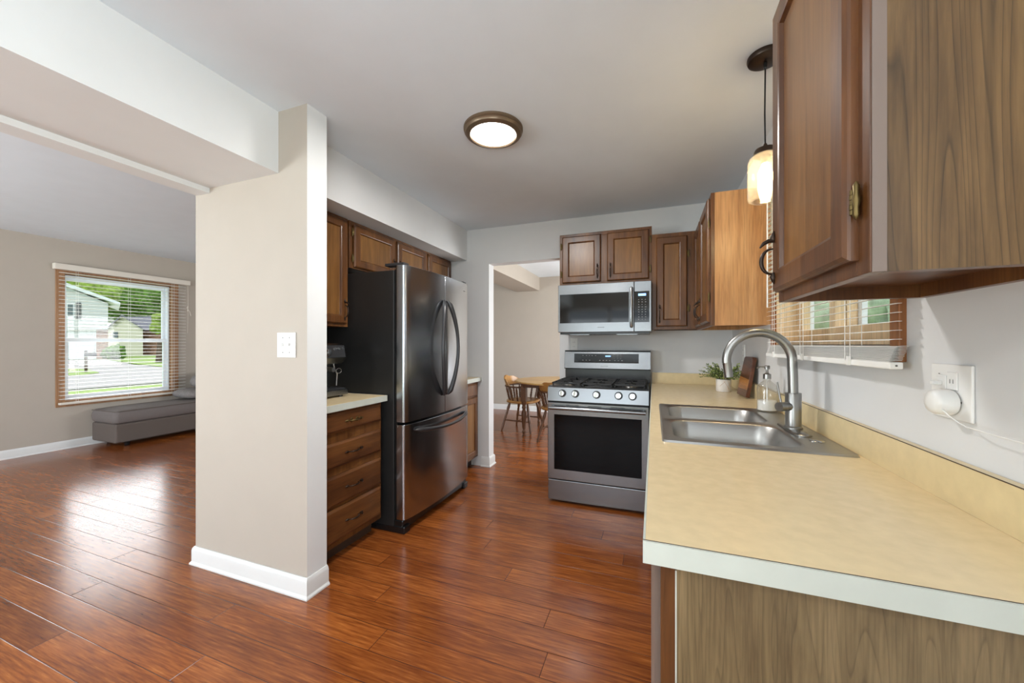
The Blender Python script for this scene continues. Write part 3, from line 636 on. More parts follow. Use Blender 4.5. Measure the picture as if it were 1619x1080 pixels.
# ---------------------------------------------------------------- sink and tap
t = thing('kitchen_sink', 'double bowl stainless steel sink set into the beige worktop', 'sink', (0.30, 1.84, 0.914))
mb = MB(); ZT = 0.9195; nn = 6
def cell(x0, x1, y0, y1, bx0, bx1, by0, by1, dep, r=0.07):
    lp = rrect(bx0, bx1, by0, by1, r, nn); cx, cy = (bx0 + bx1) / 2, (by0 + by1) / 2; outer = []
    cr = {}
    for i, (px, py) in enumerate(lp):
        k = i // (nn + 1); j = i % (nn + 1)
        cor = [(x1, y1), (x0, y1), (x0, y0), (x1, y0)][k]
        if j == nn // 2: q = cor
        else:
            first = j < nn // 2
            if k == 0: q = (x1, py) if first else (px, y1)
            elif k == 1: q = (px, y1) if first else (x0, py)
            elif k == 2: q = (x0, py) if first else (px, y0)
            else: q = (px, y0) if first else (x1, py)
        outer.append(q)
    def ins(d, rr): return rrect(bx0 + d, bx1 - d, by0 + d, by1 - d, max(rr, 0.02), nn)
    loops = [[(a, b_, ZT) for a, b_ in outer], [(a, b_, ZT) for a, b_ in lp], [(a, b_, ZT - 0.006) for a, b_ in ins(0.005, r)],
             [(a, b_, ZT - dep * 0.45) for a, b_ in ins(0.014, r)], [(a, b_, ZT - dep + 0.035) for a, b_ in ins(0.024, r)],
             [(a, b_, ZT - dep + 0.009) for a, b_ in ins(0.040, r * 0.9)], [(a, b_, ZT - dep) for a, b_ in ins(0.075, r * 0.6)]]
    mb.loft(loops, False, True)
cell(0.034, 0.470, 1.416, 1.842, 0.066, 0.462, 1.455, 1.818, 0.18)
cell(0.034, 0.470, 1.842, 2.262, 0.066, 0.462, 1.866, 2.228, 0.18)
mb.add([(0.470, 1.416, ZT), (0.571, 1.416, ZT), (0.571, 2.262, ZT), (0.470, 2.262, ZT)], [(0, 1, 2, 3)])
part('basin', mb, 'sink', t, smooth=60)
mb = MB(); o1 = rrect(0.028, 0.577, 1.408, 2.270, 0.016, 4); o2 = rrect(0.032, 0.573, 1.412, 2.266, 0.014, 4); o3 = rrect(0.036, 0.569, 1.416, 2.262, 0.012, 4)
mb.loft([[(a, b_, 0.9142) for a, b_ in o1], [(a, b_, 0.9212) for a, b_ in o2], [(a, b_, 0.9195) for a, b_ in o3]]); part('rim', mb, 'sink', t, smooth=60)
mb = MB(); mb.lathe([(0.021, 0), (0.022, 0.002), (0.019, 0.004), (0.002, 0.005)], (0.522, 1.575, ZT), 24); part('hole_cover', mb, 'chrome', t, smooth=40)
for y in (1.636, 2.047):
    mb = MB(); mb.lathe([(0.045, 0.0), (0.043, 0.003), (0.03, 0.001), (0.004, 0.004)], (0.27, y, ZT - 0.1798), 24); part('drain', mb, 'chrome', t, smooth=40)
t = thing('kitchen_tap', 'tall satin nickel gooseneck tap rising behind the sink', 'tap', (0.505, 1.75, ZT))
mb = MB(); lp = rrect(0.478, 0.534, 1.628, 1.872, 0.027, 6); lp2 = rrect(0.482, 0.530, 1.632, 1.868, 0.023, 6)
mb.loft([[(a, b_, ZT + 0.0005) for a, b_ in lp], [(a, b_, ZT + 0.005) for a, b_ in lp], [(a, b_, ZT + 0.008) for a, b_ in lp2]], True, True); part('deck_plate', mb, 'steelv', t, smooth=50)
mb = MB(); mb.lathe([(0.031, 0.008), (0.031, 0.014), (0.0265, 0.018), (0.0265, 0.142), (0.0255, 0.144)], (0.505, 1.75, ZT), 32); part('body', mb, 'steelv', t, smooth=40)
mb = MB(); pts = [(0.505, 1.75, 1.06), (0.504, 1.75, 1.12), (0.502, 1.75, 1.17)]
R_ = 0.112
for i in range(21):
    a = math.pi * i / 20 * 1.03; pts.append((0.390 + R_ * math.cos(a), 1.75, 1.185 + R_ * math.sin(a)))
mb.tube(pts, 0.0168, 24); part('neck', mb, 'steelv', t, smooth=50)
e = pts[-1]
mb = MB(); mb.tube([(e[0], 1.75, e[2] + 0.002), (e[0] + 0.002, 1.75, e[2] - 0.004), (e[0] + 0.008, 1.75, 1.118)], [0.0172, 0.0165, 0.0160], 24); part('spray_head', mb, 'steelv', t, smooth=50)
mb = MB(); a = Vector((0.505, 1.75, 1.012)); dr = Vector((-0.80, -0.55, 0)).normalized()
mb.tube([a, a + dr * 0.042], 0.0168, 24); mb.tube([a + dr * 0.043, a + dr * 0.070], 0.0172, 24); part('handle_barrel', mb, 'steelv', t, smooth=50)
mb = MB(); b_ = a + dr * 0.058; mb.tube([b_ + Vector((0, 0, 0.012)), b_ + Vector((-0.004, 0.01, 0.05)), b_ + Vector((-0.008, 0.022, 0.092))], [0.0042, 0.0036, 0.0032], 12); part('lever', mb, 'steelv', t, smooth=50)

# soap dispenser
t = thing('soap_dispenser', 'clear glass pump bottle with a little white soap behind the tap', 'soap dispenser', (0.528, 2.205, 0.9197))
o = (0.528, 2.205, 0.9202)
mb = MB(); mb.lathe([(0.001, 0), (0.040, 0), (0.044, 0.004), (0.044, 0.110), (0.040, 0.128), (0.022, 0.146), (0.016, 0.150), (0.016, 0.168), (0.0135, 0.168), (0.0135, 0.151), (0.020, 0.144), (0.0375, 0.127), (0.0415, 0.110), (0.0415, 0.006), (0.001, 0.004)], o, 32); part('bottle', mb, 'jar', t, smooth=50)
mb = MB(); mb.lathe([(0.0405, 0.0065), (0.0405, 0.052)], o, 32); part('liquid_soap', mb, 'soap', t, smooth=50)
mb = MB(); mb.lathe([(0.0175, 0.160), (0.0175, 0.182), (0.010, 0.186), (0.006, 0.190), (0.006, 0.206), (0.0115, 0.208), (0.0125, 0.222), (0.009, 0.226)], o, 24)
mb.tube([(o[0], o[1], o[2] + 0.218), (o[0] - 0.03, o[1] - 0.008, o[2] + 0.220), (o[0] - 0.046, o[1] - 0.012, o[2] + 0.213)], [0.005, 0.004, 0.003], 10); part('pump', mb, 'steelv', t, smooth=50)
mb = MB(); mb.cyl((o[0], o[1], o[2] + 0.01), (o[0], o[1], o[2] + 0.16), 0.003, seg=8); part('dip_tube', mb, 'plastic', t)

# potted plant
t = thing('potted_plant', 'small leafy green plant in white pot on the worktop corner', 'potted plant', (0.470, 3.075, 0.914))
o = (0.470, 3.075, 0.9145)
mb = MB(); mb.lathe([(0.001, 0), (0.044, 0), (0.048, 0.006), (0.049, 0.085), (0.045, 0.088), (0.043, 0.078), (0.001, 0.076)], o, 32); part('pot', mb, 'pot', t, smooth=40)
for a0, a1, z0, z1 in ((-1.7, -1.0, 0.08, 0.02), (-1.2, -0.7, 0.085, 0.035), (-2.2, -1.5, 0.04, 0.075)):
    mb = MB(); mb.tube([(o[0] + 0.0492 * math.cos(a0 + (a1 - a0) * i / 8), o[1] + 0.0492 * math.sin(a0 + (a1 - a0) * i / 8), o[2] + z0 + (z1 - z0) * i / 8) for i in range(9)], 0.0009, 6); part('glaze_line', mb, 'potline', t)
def leaf(mb, p, d, L, wd_, mi=0):
    d = d.normalized(); s = d.cross(Vector((random.uniform(-1, 1), random.uniform(-1, 1), random.uniform(-0.3, 1)))).normalized(); n = d.cross(s)
    mb.add([p, p + d * L * 0.35 + s * wd_ + n * wd_ * 0.3, p + d * L * 0.8 + s * wd_ * 0.7, p + d * L, p + d * L * 0.8 - s * wd_ * 0.7, p + d * L * 0.35 - s * wd_ + n * wd_ * 0.3, p + d * L * 0.5], [(0, 1, 6), (1, 2, 6), (2, 3, 6), (3, 4, 6), (4, 5, 6), (5, 0, 6)], mi)
ms, ml = MB(), MB()
for k in range(95):
    a = random.uniform(0, 2 * math.pi); el = random.uniform(0.1, 1.25); r = random.uniform(0.07, 0.15)
    base = Vector((o[0] + 0.02 * math.cos(a), o[1] + 0.02 * math.sin(a), o[2] + 0.078))
    end = base + Vector((math.cos(a) * math.cos(el) * r, math.sin(a) * math.cos(el) * r, math.sin(el) * r * 0.95 + 0.005))
    if end.x > 0.575: end.x = 0.575
    mid = (base + end) / 2 + Vector((0, 0, 0.015)); ms.tube([base, mid, end], 0.0008, 5)
    for i in range(13):
        f = 0.25 + 0.75 * i / 12; p = base.lerp(mid, f * 2) if f < 0.5 else mid.lerp(end, f * 2 - 1)
        leaf(ml, p, Vector((random.uniform(-1, 1), random.uniform(-1, 1), random.uniform(-0.4, 1))) + (end - base).normalized() * 0.7, random.uniform(0.009, 0.016), random.uniform(0.003, 0.0055), 1 if random.random() < 0.3 else 0)
part('stems', ms, 'stem', t); part('foliage', ml, ['leaf', 'leafl'], t)

# cutting board leaning on the window wall
t = thing('cutting_board', 'two-tone brown wooden board leaning against the wall by the plant', 'cutting board', (0.545, 2.80, 0.914))
ang = math.radians(9)
def TB(a, b, c): return (0.522 + b * math.cos(ang) + c * math.sin(ang) + (a * 0.06), 2.905 - a, 0.9155 + c * math.cos(ang) - b * math.sin(ang) + 0.0075)
def slab(poly, h0, h1): return poly
pl = [(0, 0), (0.20, 0), (0.205, 0.09)] + [(0.185 + 0.018 * math.cos(a), 0.235 + 0.018 * math.sin(a)) for a in (0, 0.5, 1.0, 1.57)] + [(0.045 + 0.02 * math.cos(a), 0.232 + 0.02 * math.sin(a)) for a in (1.57, 2.1, 2.6, 3.1)] + [(0.010, 0.12)]
mb = MB(); mb.prism(pl, 0, 0.022, lambda p, q, h: TB(p, h, q)); part('board', mb, 'bwood1', t, bevel=0.002)
mb = MB(); mb.prism([(0.009, 0.045), (0.2035, 0.045), (0.206, 0.112), (0.010, 0.118)], -0.0006, 0.0, lambda p, q, h: TB(p, h, q)); part('light_inlay', mb, 'bwood2', t, 'lighter honey brown band across the board')

# ---------------------------------------------------------------- range
t = thing('gas_range', 'stainless gas range with five knobs and black oven window', 'range', (-0.41, 3.2, 0))
X0, X1 = -0.788, -0.030
mb = MB(); mb.box(X0, X1, 2.955, 3.53, 0.03, 0.895); part('body', mb, 'blackm', t)
mb = MB(); mb.box(X0 + 0.02, X1 - 0.02, 2.99, 3.5, 0.0, 0.03); part('base', mb, 'black', t)
mb = MB(); mb.box(X0, X1, 2.935, 2.954, 0.022, 0.180); part('storage_drawer', mb, 'steel', t, bevel=0.004)
mb = MB(); mb.box(X0, X1, 2.925, 2.954, 0.190, 0.792)
d = part('oven_door', mb, 'steel', t, bevel=0.004)
mb = MB(); mb.box(-0.735, -0.080, 2.9235, 2.926, 0.268, 0.700); part('oven_window', mb, 'ovenglass', d, bevel=0.001)
mb = MB(); mb.tube([(-0.765, 2.872, 0.757), (-0.052, 2.872, 0.757)], 0.0135, 20)
for x in (-0.75, -0.067): mb.cyl((x, 2.926, 0.757), (x, 2.872, 0.757), 0.010, seg=14)
part('handle', mb, 'steel', d, smooth=50)
for x0, x1 in ((-0.64, -0.54), (-0.47, -0.37), (-0.30, -0.20)):
    mb = MB(); mb.box(x0, x1, 2.9235, 2.926, 0.774, 0.779); part('vent_slot', mb, 'black', d)
mb = MB(); mb.prism([(2.935, 0.800), (2.915, 0.806), (2.928, 0.912), (2.955, 0.918), (3.0, 0.918), (3.0, 0.80)], X0, X1, lambda p, q, h: (h, p, q)); part('control_panel', mb, 'steel', t, bevel=0.002)
for i, x in enumerate((-0.669, -0.567, -0.405, -0.243, -0.144)):
    mb = MB(); c = Vector((x, 2.922, 0.868)); n = Vector((0, -1, 0.12)).normalized()
    mb.tube([c, c + n * 0.010, c + n * 0.010, c + n * 0.030, c + n * 0.034], [0.0240, 0.0240, 0.0235, 0.0222, 0.019], 28)
    u = Vector((math.sin(i * 0.2), 0, math.cos(i * 0.2))); T = lambda a, b_, cc: tuple(c + n * (0.034 + b_) + u * a + u.cross(n) * cc)
    mb.box(-0.020, 0.020, -0.002, 0.008, -0.006, 0.006, T=T)
    kn = part('knob', mb, 'chrome', t, smooth=40)
    mb = MB(); mb.tube([c + n * 0.001, c + n * 0.013], [0.0300, 0.0275], 28); part('knob_collar', mb, 'black', kn, smooth=40)
mb = MB(); mb.box(X0, X1, 2.95, 3.50, 0.896, 0.922); part('cooktop', mb, 'black', t, bevel=0.004)
for i in range(3):
    mb = MB(); a0 = X0 + 0.02 + i * 0.241; a1 = a0 + 0.235; y0, y1 = 2.985, 3.44; z0, z1 = 0.934, 0.948
    for y in (y0, y1 - 0.012): mb.box(a0, a1, y, y + 0.012, z0, z1)
    for x in (a0, a1 - 0.012): mb.box(x, x + 0.012, y0, y1, z0, z1)
    mb.box(a0, a1, (y0 + y1) / 2 - 0.006, (y0 + y1) / 2 + 0.006, z0, z1); xm = (a0 + a1) / 2
    mb.box(xm - 0.005, xm + 0.005, y0, y0 + 0.07, z0, z1); mb.box(xm - 0.005, xm + 0.005, y1 - 0.07, y1, z0, z1); mb.box(xm - 0.005, xm + 0.005, 3.15, 3.27, z0, z1)
    for y in (3.10, 3.33): mb.box(a0, a0 + 0.075, y - 0.005, y + 0.005, z0, z1); mb.box(a1 - 0.075, a1, y - 0.005, y + 0.005, z0, z1)
    for x in (a0 + 0.003, a1 - 0.015):
        for y in (y0, y1 - 0.012): mb.box(x, x + 0.012, y, y + 0.012, 0.922, z0)
    part('grate', mb, 'iron', t, bevel=0.002)
for x, y, r in ((-0.655, 3.09, 0.04), (-0.655, 3.33, 0.03), (-0.41, 3.21, 0.045), (-0.17, 3.09, 0.045), (-0.17, 3.33, 0.03)):
    mb = MB(); mb.lathe([(r + 0.012, 0), (r + 0.010, 0.006), (r, 0.007), (r, 0.013), (r * 0.8, 0.016)], (x, y, 0.922), 24); part('burner', mb, 'steelv' if y < 3.2 else 'iron', t, smooth=40)
mb = MB(); mb.box(-0.760, -0.024, 3.445, 3.53, 0.922, 1.035); part('rear_vent', mb, 'black', t, bevel=0.002)
mb = MB(); mb.prism([(3.415, 1.030), (3.405, 1.036), (3.425, 1.186), (3.44, 1.192), (3.54, 1.192), (3.54, 1.030)], -0.762, -0.022, lambda p, q, h: (h, p, q)); bgd = part('backguard', mb, 'steel', t, bevel=0.002)
mb = MB(); mb.box(-0.762, -0.022, 3.424, 3.541, 1.1925, 1.197); part('backguard_cap', mb, 'black', t)
def TG(a, b, c): return (a, 3.405 + (c - 1.036) * (0.020 / 0.15) - b, c)
mb = MB(); mb.box(-0.672, -0.118, 0.0, 0.003, 1.088, 1.168, T=TG); pn = part('display_panel', mb, 'bglass', bgd)
mb = MB(); mb.box(-0.397, -0.352, 0.003, 0.0036, 1.142, 1.152, T=TG); part('clock_digits', mb, 'blue', bgd, 'blue lit clock digits')
mb = MB()
for x in (-0.60, -0.568, -0.543, -0.518, -0.488): mb.box(x, x + 0.012, 0.003, 0.0035, 1.150, 1.153, T=TG)
for x in (-0.60, -0.57, -0.54, -0.45, -0.42, -0.393, -0.365, -0.322, -0.292, -0.262): mb.box(x, x + 0.012, 0.003, 0.0035, 1.108, 1.1115, T=TG)
for x in (-0.322, -0.295, -0.268):
    for z in (1.156, 1.142, 1.125): mb.box(x, x + 0.004, 0.003, 0.0035, z, z + 0.004, T=TG)
part('button_marks', mb, 'mark', bgd)
mb = MB()
for k in range(9): mb.box(-0.436 + k * 0.0072, -0.4315 + k * 0.0072, 0.0, 0.0008, 1.057, 1.062, T=TG)
part('maker_mark', mb, 'markd', bgd)

# microwave
t = thing('microwave', 'stainless over-the-range microwave with black window and keypad', 'microwave', (-0.385, 3.35, 1.345))
mb = MB(); mb.box(-0.757, -0.015, 3.175, 3.549, 1.352, 1.749); part('case', mb, 'darkgrey', t)
mb = MB(); mb.box(-0.755, -0.144, 3.140, 3.174, 1.352, 1.748); dd = part('door', mb, 'steel', t, bevel=0.003)
mb = MB(); mb.box(-0.740, -0.182, 3.1375, 3.141, 1.428, 1.668); part('door_window', mb, 'bglass', dd)
mb = MB(); mb.tube([(-0.163, 3.139, 1.70), (-0.163, 3.112, 1.695), (-0.163, 3.104, 1.66), (-0.163, 3.102, 1.545), (-0.163, 3.104, 1.43), (-0.163, 3.112, 1.395), (-0.163, 3.139, 1.39)], 0.012, 16, flat=(1, 0.7)); part('handle', mb, 'steel', dd, smooth=50)
mb = MB(); mb.box(-0.142, -0.015, 3.140, 3.174, 1.352, 1.748); cp = part('control_side', mb, 'steel', t, bevel=0.003)
mb = MB(); mb.box(-0.140, -0.030, 3.1375, 3.141, 1.425, 1.668); part('keypad', mb, 'bglass', cp)
mb = MB(); mb.box(-0.112, -0.055, 3.1368, 3.138, 1.632, 1.650); part('clock_digits', mb, 'blue', cp, 'small blue lit clock digits')
mb = MB()
for r in range(9):
    for c in range(3): mb.box(-0.112 + c * 0.025, -0.112 + c * 0.025 + (0.009 if r % 2 else 0.006), 3.1368, 3.138, 1.445 + r * 0.0195, 1.449 + r * 0.0195)
part('key_marks', mb, 'mark', cp)
mb = MB(); 
for k in range(7): mb.box(-0.425 + k * 0.0075, -0.420 + k * 0.0075, 3.1392, 3.141, 1.388, 1.393)
part('maker_mark', mb, 'markd', dd)
mb = MB(); mb.box(-0.74, -0.03, 3.16, 3.54, 1.335, 1.3515)
for x0, x1 in ((-0.66, -0.50), (-0.28, -0.12)): mb.box(x0, x1, 3.18, 3.30, 1.330, 1.335, 1)
part('underside_vent', mb, ['black', 'steel'], t)

# ---------------------------------------------------------------- fridge
t = thing('fridge', 'stainless french door fridge with black sides and bottom freezer drawer', 'fridge', (-1.9, 2.54, 0))
mb = MB(); mb.box(-2.27, -1.615, 2.085, 2.990, 0.03, 1.745); part('case', mb, 'blackm', t, bevel=0.004)
mb = MB(); mb.box(-1.62, -1.545, 2.09, 2.985, 0.02, 0.088)
mb.box(-2.2, -1.530, 2.084, 2.150, 0.0, 0.050); mb.box(-2.2, -1.530, 2.925, 2.990, 0.0, 0.050); part('base_grille', mb, 'black', t, bevel=0.008)
mb = MB(); mb.box(-1.614, -1.594, 2.095, 2.98, 0.09, 1.75); part('gasket', mb, 'black', t)
FY0, FY1, FXM = 2.084, 2.998, 2.541
def fx(y):   # the door fronts share one gentle bow across the fridge
    q = (y - (FY0 + FY1) / 2) / ((FY1 - FY0) / 2); return -1.528 + 0.034 * (1 - q * q)
def fdoor(name, y0, y1, z0, z1, rl, rr):
    n = 14; poly = [(-1.593, y0), ]
    for i in range(n + 1):
        y = y0 + (y1 - y0) * i / n
        if i == 0 and rl: poly += [(-1.590, y0)] + [(fx(y0) - 0.022 + 0.022 * math.sin(a), y0 + 0.022 - 0.022 * math.cos(a)) for a in (0.0, 0.4, 0.8, 1.2)]
        elif i == n and rr: poly += [(fx(y1) - 0.022 + 0.022 * math.cos(a), y1 - 0.022 + 0.022 * math.sin(a)) for a in (0.35, 0.75, 1.15, 1.57)]
        elif (i == 1 and rl and y < y0 + 0.024) or (i == n - 1 and rr and y > y1 - 0.024): continue
        else: poly.append((fx(y), y))
    poly.append((-1.593, y1))
    mb = MB(); mb.prism(poly, z0, z1, lambda p, q, h: (p, q, h)); return part(name, mb, 'steely', t, smooth=30, bevel=0.002)
d1 = fdoor('door', FY0, FXM - 0.002, 0.735, 1.775, True, False)
d2 = fdoor('door', FXM + 0.002, FY1, 0.735, 1.775, False, True)
d3 = fdoor('freezer_drawer', FY0, FY1, 0.092, 0.718, True, True)
for dd, s in ((d1, -1), (d2, 1)):
    mb = MB(); pts = []; rs = []
    for i in range(25):
        f = i / 24; q = math.sin(math.pi * f); y = FXM + s * (0.028 + 0.085 * q ** 0.9); z = 0.865 + 0.72 * f
        pts.append((fx(y) + 0.006 + 0.048 * q ** 0.55, y, z)); rs.append(0.024 - 0.009 * q if 0 < i < 24 else 0.008)
    mb.tube(pts, rs, 14, flat=(0.85, 0.85)); part('handle', mb, 'darkgrey', dd, 'dark grey bowed handle', smooth=60)
mb = MB(); pts = []; rs = []
for i in range(25):
    f = i / 24; q = math.sin(math.pi * f); y = 2.175 + 0.745 * f
    pts.append((fx(y) + 0.006 + 0.046 * q ** 0.6, y, 0.672 - 0.026 * q)); rs.append(0.019 - 0.006 * q if 0 < i < 24 else 0.006)
mb.tube(pts, rs, 14, flat=(0.85, 0.85)); part('handle', mb, 'darkgrey', d3, 'dark grey bowed handle', smooth=60)
for y in (2.10, 2.93):
    mb = MB(); mb.box(-1.70, -1.545, y, y + 0.055, 1.776, 1.796); mb.cyl((-1.565, y + 0.028, 1.72), (-1.565, y + 0.028, 1.798), 0.016, seg=16); part('hinge_cover', mb, 'darkgrey', t, bevel=0.004)
mb = MB(); 
for k in range(8): mb.box(fx(2.88) - 0.001, fx(2.88) + 0.0012, 2.86 + k * 0.006, 2.864 + k * 0.006, 1.702, 1.707)
part('maker_mark', mb, 'markd', d2)

# ---------------------------------------------------------------- espresso machine
t = thing('espresso_machine', 'steel espresso machine standing on the short worktop beside the fridge', 'espresso machine', (-2.05, 1.79, 0.914))
y0, y1 = 1.62, 1.955
mb = MB()
for x in (-2.24, -1.91):
    for y in (1.65, 1.925): mb.cyl((x, y, 0.9145), (x, y, 0.928), 0.014, seg=12)
part('foot', mb, 'black', t)
mb = MB(); mb.box(-2.27, -1.875, y0, y1, 0.926, 0.962); part('base', mb, 'steel', t, bevel=0.004)
mb = MB(); mb.box(-2.02, -1.885, y0 + 0.012, y1 - 0.012, 0.9625, 0.968)
for k in range(10): mb.box(-2.00 + k * 0.011, -1.995 + k * 0.011, y0 + 0.02, y1 - 0.02, 0.968, 0.972)
part('drip_tray', mb, 'darkgrey', t)
mb = MB(); mb.box(-2.27, -2.04, y0, y1, 0.9625, 1.14); mb.box(-2.04, -2.025, y0 + 0.06, y1 - 0.06, 0.9625, 1.14); part('body', mb, 'steel', t, bevel=0.005)
mb = MB(); mb.prism([(-2.27, 1.14), (-1.93, 1.125), (-1.89, 1.165), (-1.905, 1.245), (-1.925, 1.258), (-2.27, 1.258)], y0, y1, lambda p, q, h: (p, h, q)); hd = part('head', mb, 'steel', t, bevel=0.004)
mb = MB(); mb.prism([(-1.8895, 1.170), (-1.903, 1.243), (-1.9005, 1.244), (-1.887, 1.170)], y0 + 0.012, y1 - 0.012, lambda p, q, h: (p, h, q)); part('control_fascia', mb, 'darkgrey', hd)
mb = MB(); mb.lathe([(0.026, 0), (0.026, 0.006), (0.022, 0.008), (0.001, 0.008)], (-1.893, 1.805, 1.200), 24, 'x'); part('pressure_gauge', mb, 'chrome', hd, smooth=40)
for y in (1.862, 1.895, 1.928):
    mb = MB(); mb.lathe([(0.010, 0), (0.010, 0.004), (0.001, 0.005)], (-1.897, y, 1.222), 16, 'x'); part('button', mb, 'chrome', hd, smooth=40)
mb = MB(); mb.cyl((-1.965, 1.79, 1.14), (-1.965, 1.79, 1.09), 0.032, seg=24); mb.cyl((-1.965, 1.79, 1.105), (-1.83, 1.79, 1.095), 0.012, 0.014, seg=16); part('portafilter', mb, 'steelv', t, smooth=40)
mb = MB(); mb.tube([(-1.955, 1.905, 1.14), (-1.945, 1.91, 1.09), (-1.93, 1.915, 1.06), (-1.925, 1.905, 0.985)], 0.0045, 12)
mb.tube([(-1.93 + 0.0, 1.93 + 0.022 * math.cos(a), 1.078 + 0.016 * math.sin(a)) for a in [i * 0.55 for i in range(12)]], 0.0022, 8); part('steam_wand', mb, 'steelv', t, smooth=50)

# ---------------------------------------------------------------- lights
LX, LY = -0.828, 1.925
t = thing('ceiling_light', 'round flush ceiling light with bronze rim in the kitchen', 'ceiling light', (LX, LY, CZ))
mb = MB(); mb.lathe([(0.150, 2.4395), (0.163, 2.4395), (0.163, 2.430), (0.158, 2.426), (0.160, 2.420), (0.154, 2.414), (0.152, 2.408), (0.140, 2.402), (0.128, 2.400), (0.124, 2.406), (0.124, 2.4385)], (LX, LY, 0), 64, cap=False); part('rim', mb, 'bronzel', t, smooth=30)
mb = MB(); mb.lathe([(0.1235, 2.412), (0.118, 2.4055), (0.09, 2.402), (0.05, 2.4005), (0.002, 2.400)], (LX, LY, 0), 64, cap=True); part('diffuser', mb, 'diff', t, smooth=60)
light('ceiling_light_lamp', 'AREA', (LX, LY, 2.396), 15, (1, 0.99, 0.97), 0.24, rot=(0, 0, 0)).data.shape = 'DISK'
PXx, PYy = 0.432, 1.83
t = thing('pendant_light', 'glass jar pendant lamp on a black cord over the sink', 'pendant lamp', (PXx, PYy, CZ))
mb = MB(); mb.lathe([(0.065, 2.4395), (0.066, 2.430), (0.062, 2.420), (0.050, 2.414), (0.006, 2.412)], (PXx, PYy, 0), 40); part('canopy', mb, 'bronze', t, smooth=40)
mb = MB(); mb.lathe([(0.004, 2.413), (0.007, 2.41), (0.006, 2.39), (0.003, 2.385)], (PXx, PYy, 0), 12); mb.tube([(PXx, PYy, 2.39), (PXx - 0.002, PYy, 2.2), (PXx, PYy, 2.07)], 0.0032, 8); part('cord', mb, 'black', t)
mb = MB(); mb.lathe([(0.005, 2.078), (0.008, 2.070), (0.010, 2.062), (0.036, 2.056), (0.041, 2.046), (0.042, 2.030), (0.020, 2.028)], (PXx, PYy, 0), 36); mb.cyl((PXx, PYy, 2.03), (PXx, PYy, 1.995), 0.018, seg=20); part('socket_cap', mb, 'bronze', t, smooth=40)
mb = MB(); prof = [(0.037, 2.046), (0.039, 2.036), (0.058, 2.020), (0.063, 2.004), (0.064, 1.86), (0.060, 1.847), (0.050, 1.842), (0.048, 1.844), (0.058, 1.849), (0.0615, 1.862), (0.0605, 2.004), (0.056, 2.018), (0.037, 2.034)]
mb.lathe(prof, (PXx, PYy, 0), 48, cap=False); part('glass_jar', mb, 'jar', t, smooth=50)
mb = MB(); mb.lathe([(0.011, 1.998), (0.016, 1.985), (0.026, 1.955), (0.027, 1.93), (0.020, 1.905), (0.008, 1.888), (0.001, 1.884)], (PXx, PYy, 0), 24); part('bulb', mb, 'bulb', t, smooth=60)
light('pendant_lamp_glow', 'POINT', (PXx, PYy, 1.94), 16, (1, 0.74, 0.44), 0.03)

# added fill fixture of the same kind, unseen, over the corner behind the camera
t = thing('ceiling_light', 'added round flush fill light, unseen, over the breakfast corner behind the camera', 'ceiling light', (-0.75, -1.2, CZ))
mb = MB(); mb.lathe([(0.150, 2.4395), (0.163, 2.4395), (0.163, 2.430), (0.158, 2.426), (0.152, 2.408), (0.128, 2.400), (0.124, 2.406), (0.124, 2.4385)], (-0.75, -1.2, 0), 48, cap=False); part('rim', mb, 'bronzel', t, smooth=30)
mb = MB(); mb.lathe([(0.1235, 2.412), (0.118, 2.4055), (0.09, 2.402), (0.002, 2.400)], (-0.75, -1.2, 0), 48, cap=True); part('diffuser', mb, 'diff', t, smooth=60)
light('breakfast_fill_lamp', 'AREA', (-0.75, -1.2, 2.396), 9, (1, 0.99, 0.97), 0.24, rot=(0, 0, 0)).data.shape = 'DISK'

# ---------------------------------------------------------------- switches, outlets, charger
t = thing('light_switch', 'white double switch plate on the beige pillar', 'light switch', (-1.735, 1.40, 1.246))
mb = MB(); mb.box(-1.798, -1.672, 1.3935, 1.3995, 1.184, 1.310); part('plate', mb, 'plastic', t, bevel=0.002)
for x in (-1.758, -1.712):
    mb = MB(); mb.box(x - 0.004, x + 0.004, 1.383, 1.3935, 1.242, 1.256); part('toggle', mb, 'plastic', t)
    mb = MB()
    for z in (1.210, 1.284): mb.lathe([(0.003, 0), (0.003, 0.0012)], (x, 1.3923, z), 10, 'y')
    part('screw', mb, 'slot', t)
def outlet(name, label, P, u, n, gangs=1):
    t = thing(name, label, 'outlet', P); T0 = T_of(P, u, n); w_ = 0.070 if gangs == 1 else 0.119
    mb = MB(); mb.box(-w_ / 2, w_ / 2, 0.0005, 0.006, -0.0585, 0.0585, T=T0); part('plate', mb, 'plastic', t, bevel=0.002)
    return t, T0
t, T0 = outlet('wall_outlet', 'small white outlet on back wall above the range backguard', (-0.700, YB, 1.250), (1, 0, 0), MY)
for z in (-0.02, 0.02):
    mb = MB(); mb.box(-0.017, 0.017, 0.006, 0.008, z - 0.014, z + 0.014, T=T0); part('socket_face', mb, 'plastic', t, bevel=0.002)
    mb = MB(); mb.box(-0.008, -0.006, 0.008, 0.0085, z - 0.004, z + 0.006, T=T0); mb.box(0.006, 0.008, 0.008, 0.0085, z - 0.004, z + 0.006, T=T0); part('slot', mb, 'slot', t)
t, T0 = outlet('wall_outlet', 'white outlet on window wall above plant in the corner', (XR, 3.104, 1.19), (0, -1, 0), MX)
for z in (-0.02, 0.02):
    mb = MB(); mb.box(-0.017, 0.017, 0.006, 0.008, z - 0.014, z + 0.014, T=T0); part('socket_face', mb, 'plastic', t, bevel=0.002)
    mb = MB(); mb.box(-0.008, -0.006, 0.008, 0.0085, z - 0.004, z + 0.006, T=T0); mb.box(0.006, 0.008, 0.008, 0.0085, z - 0.004, z + 0.006, T=T0); part('slot', mb, 'slot', t)
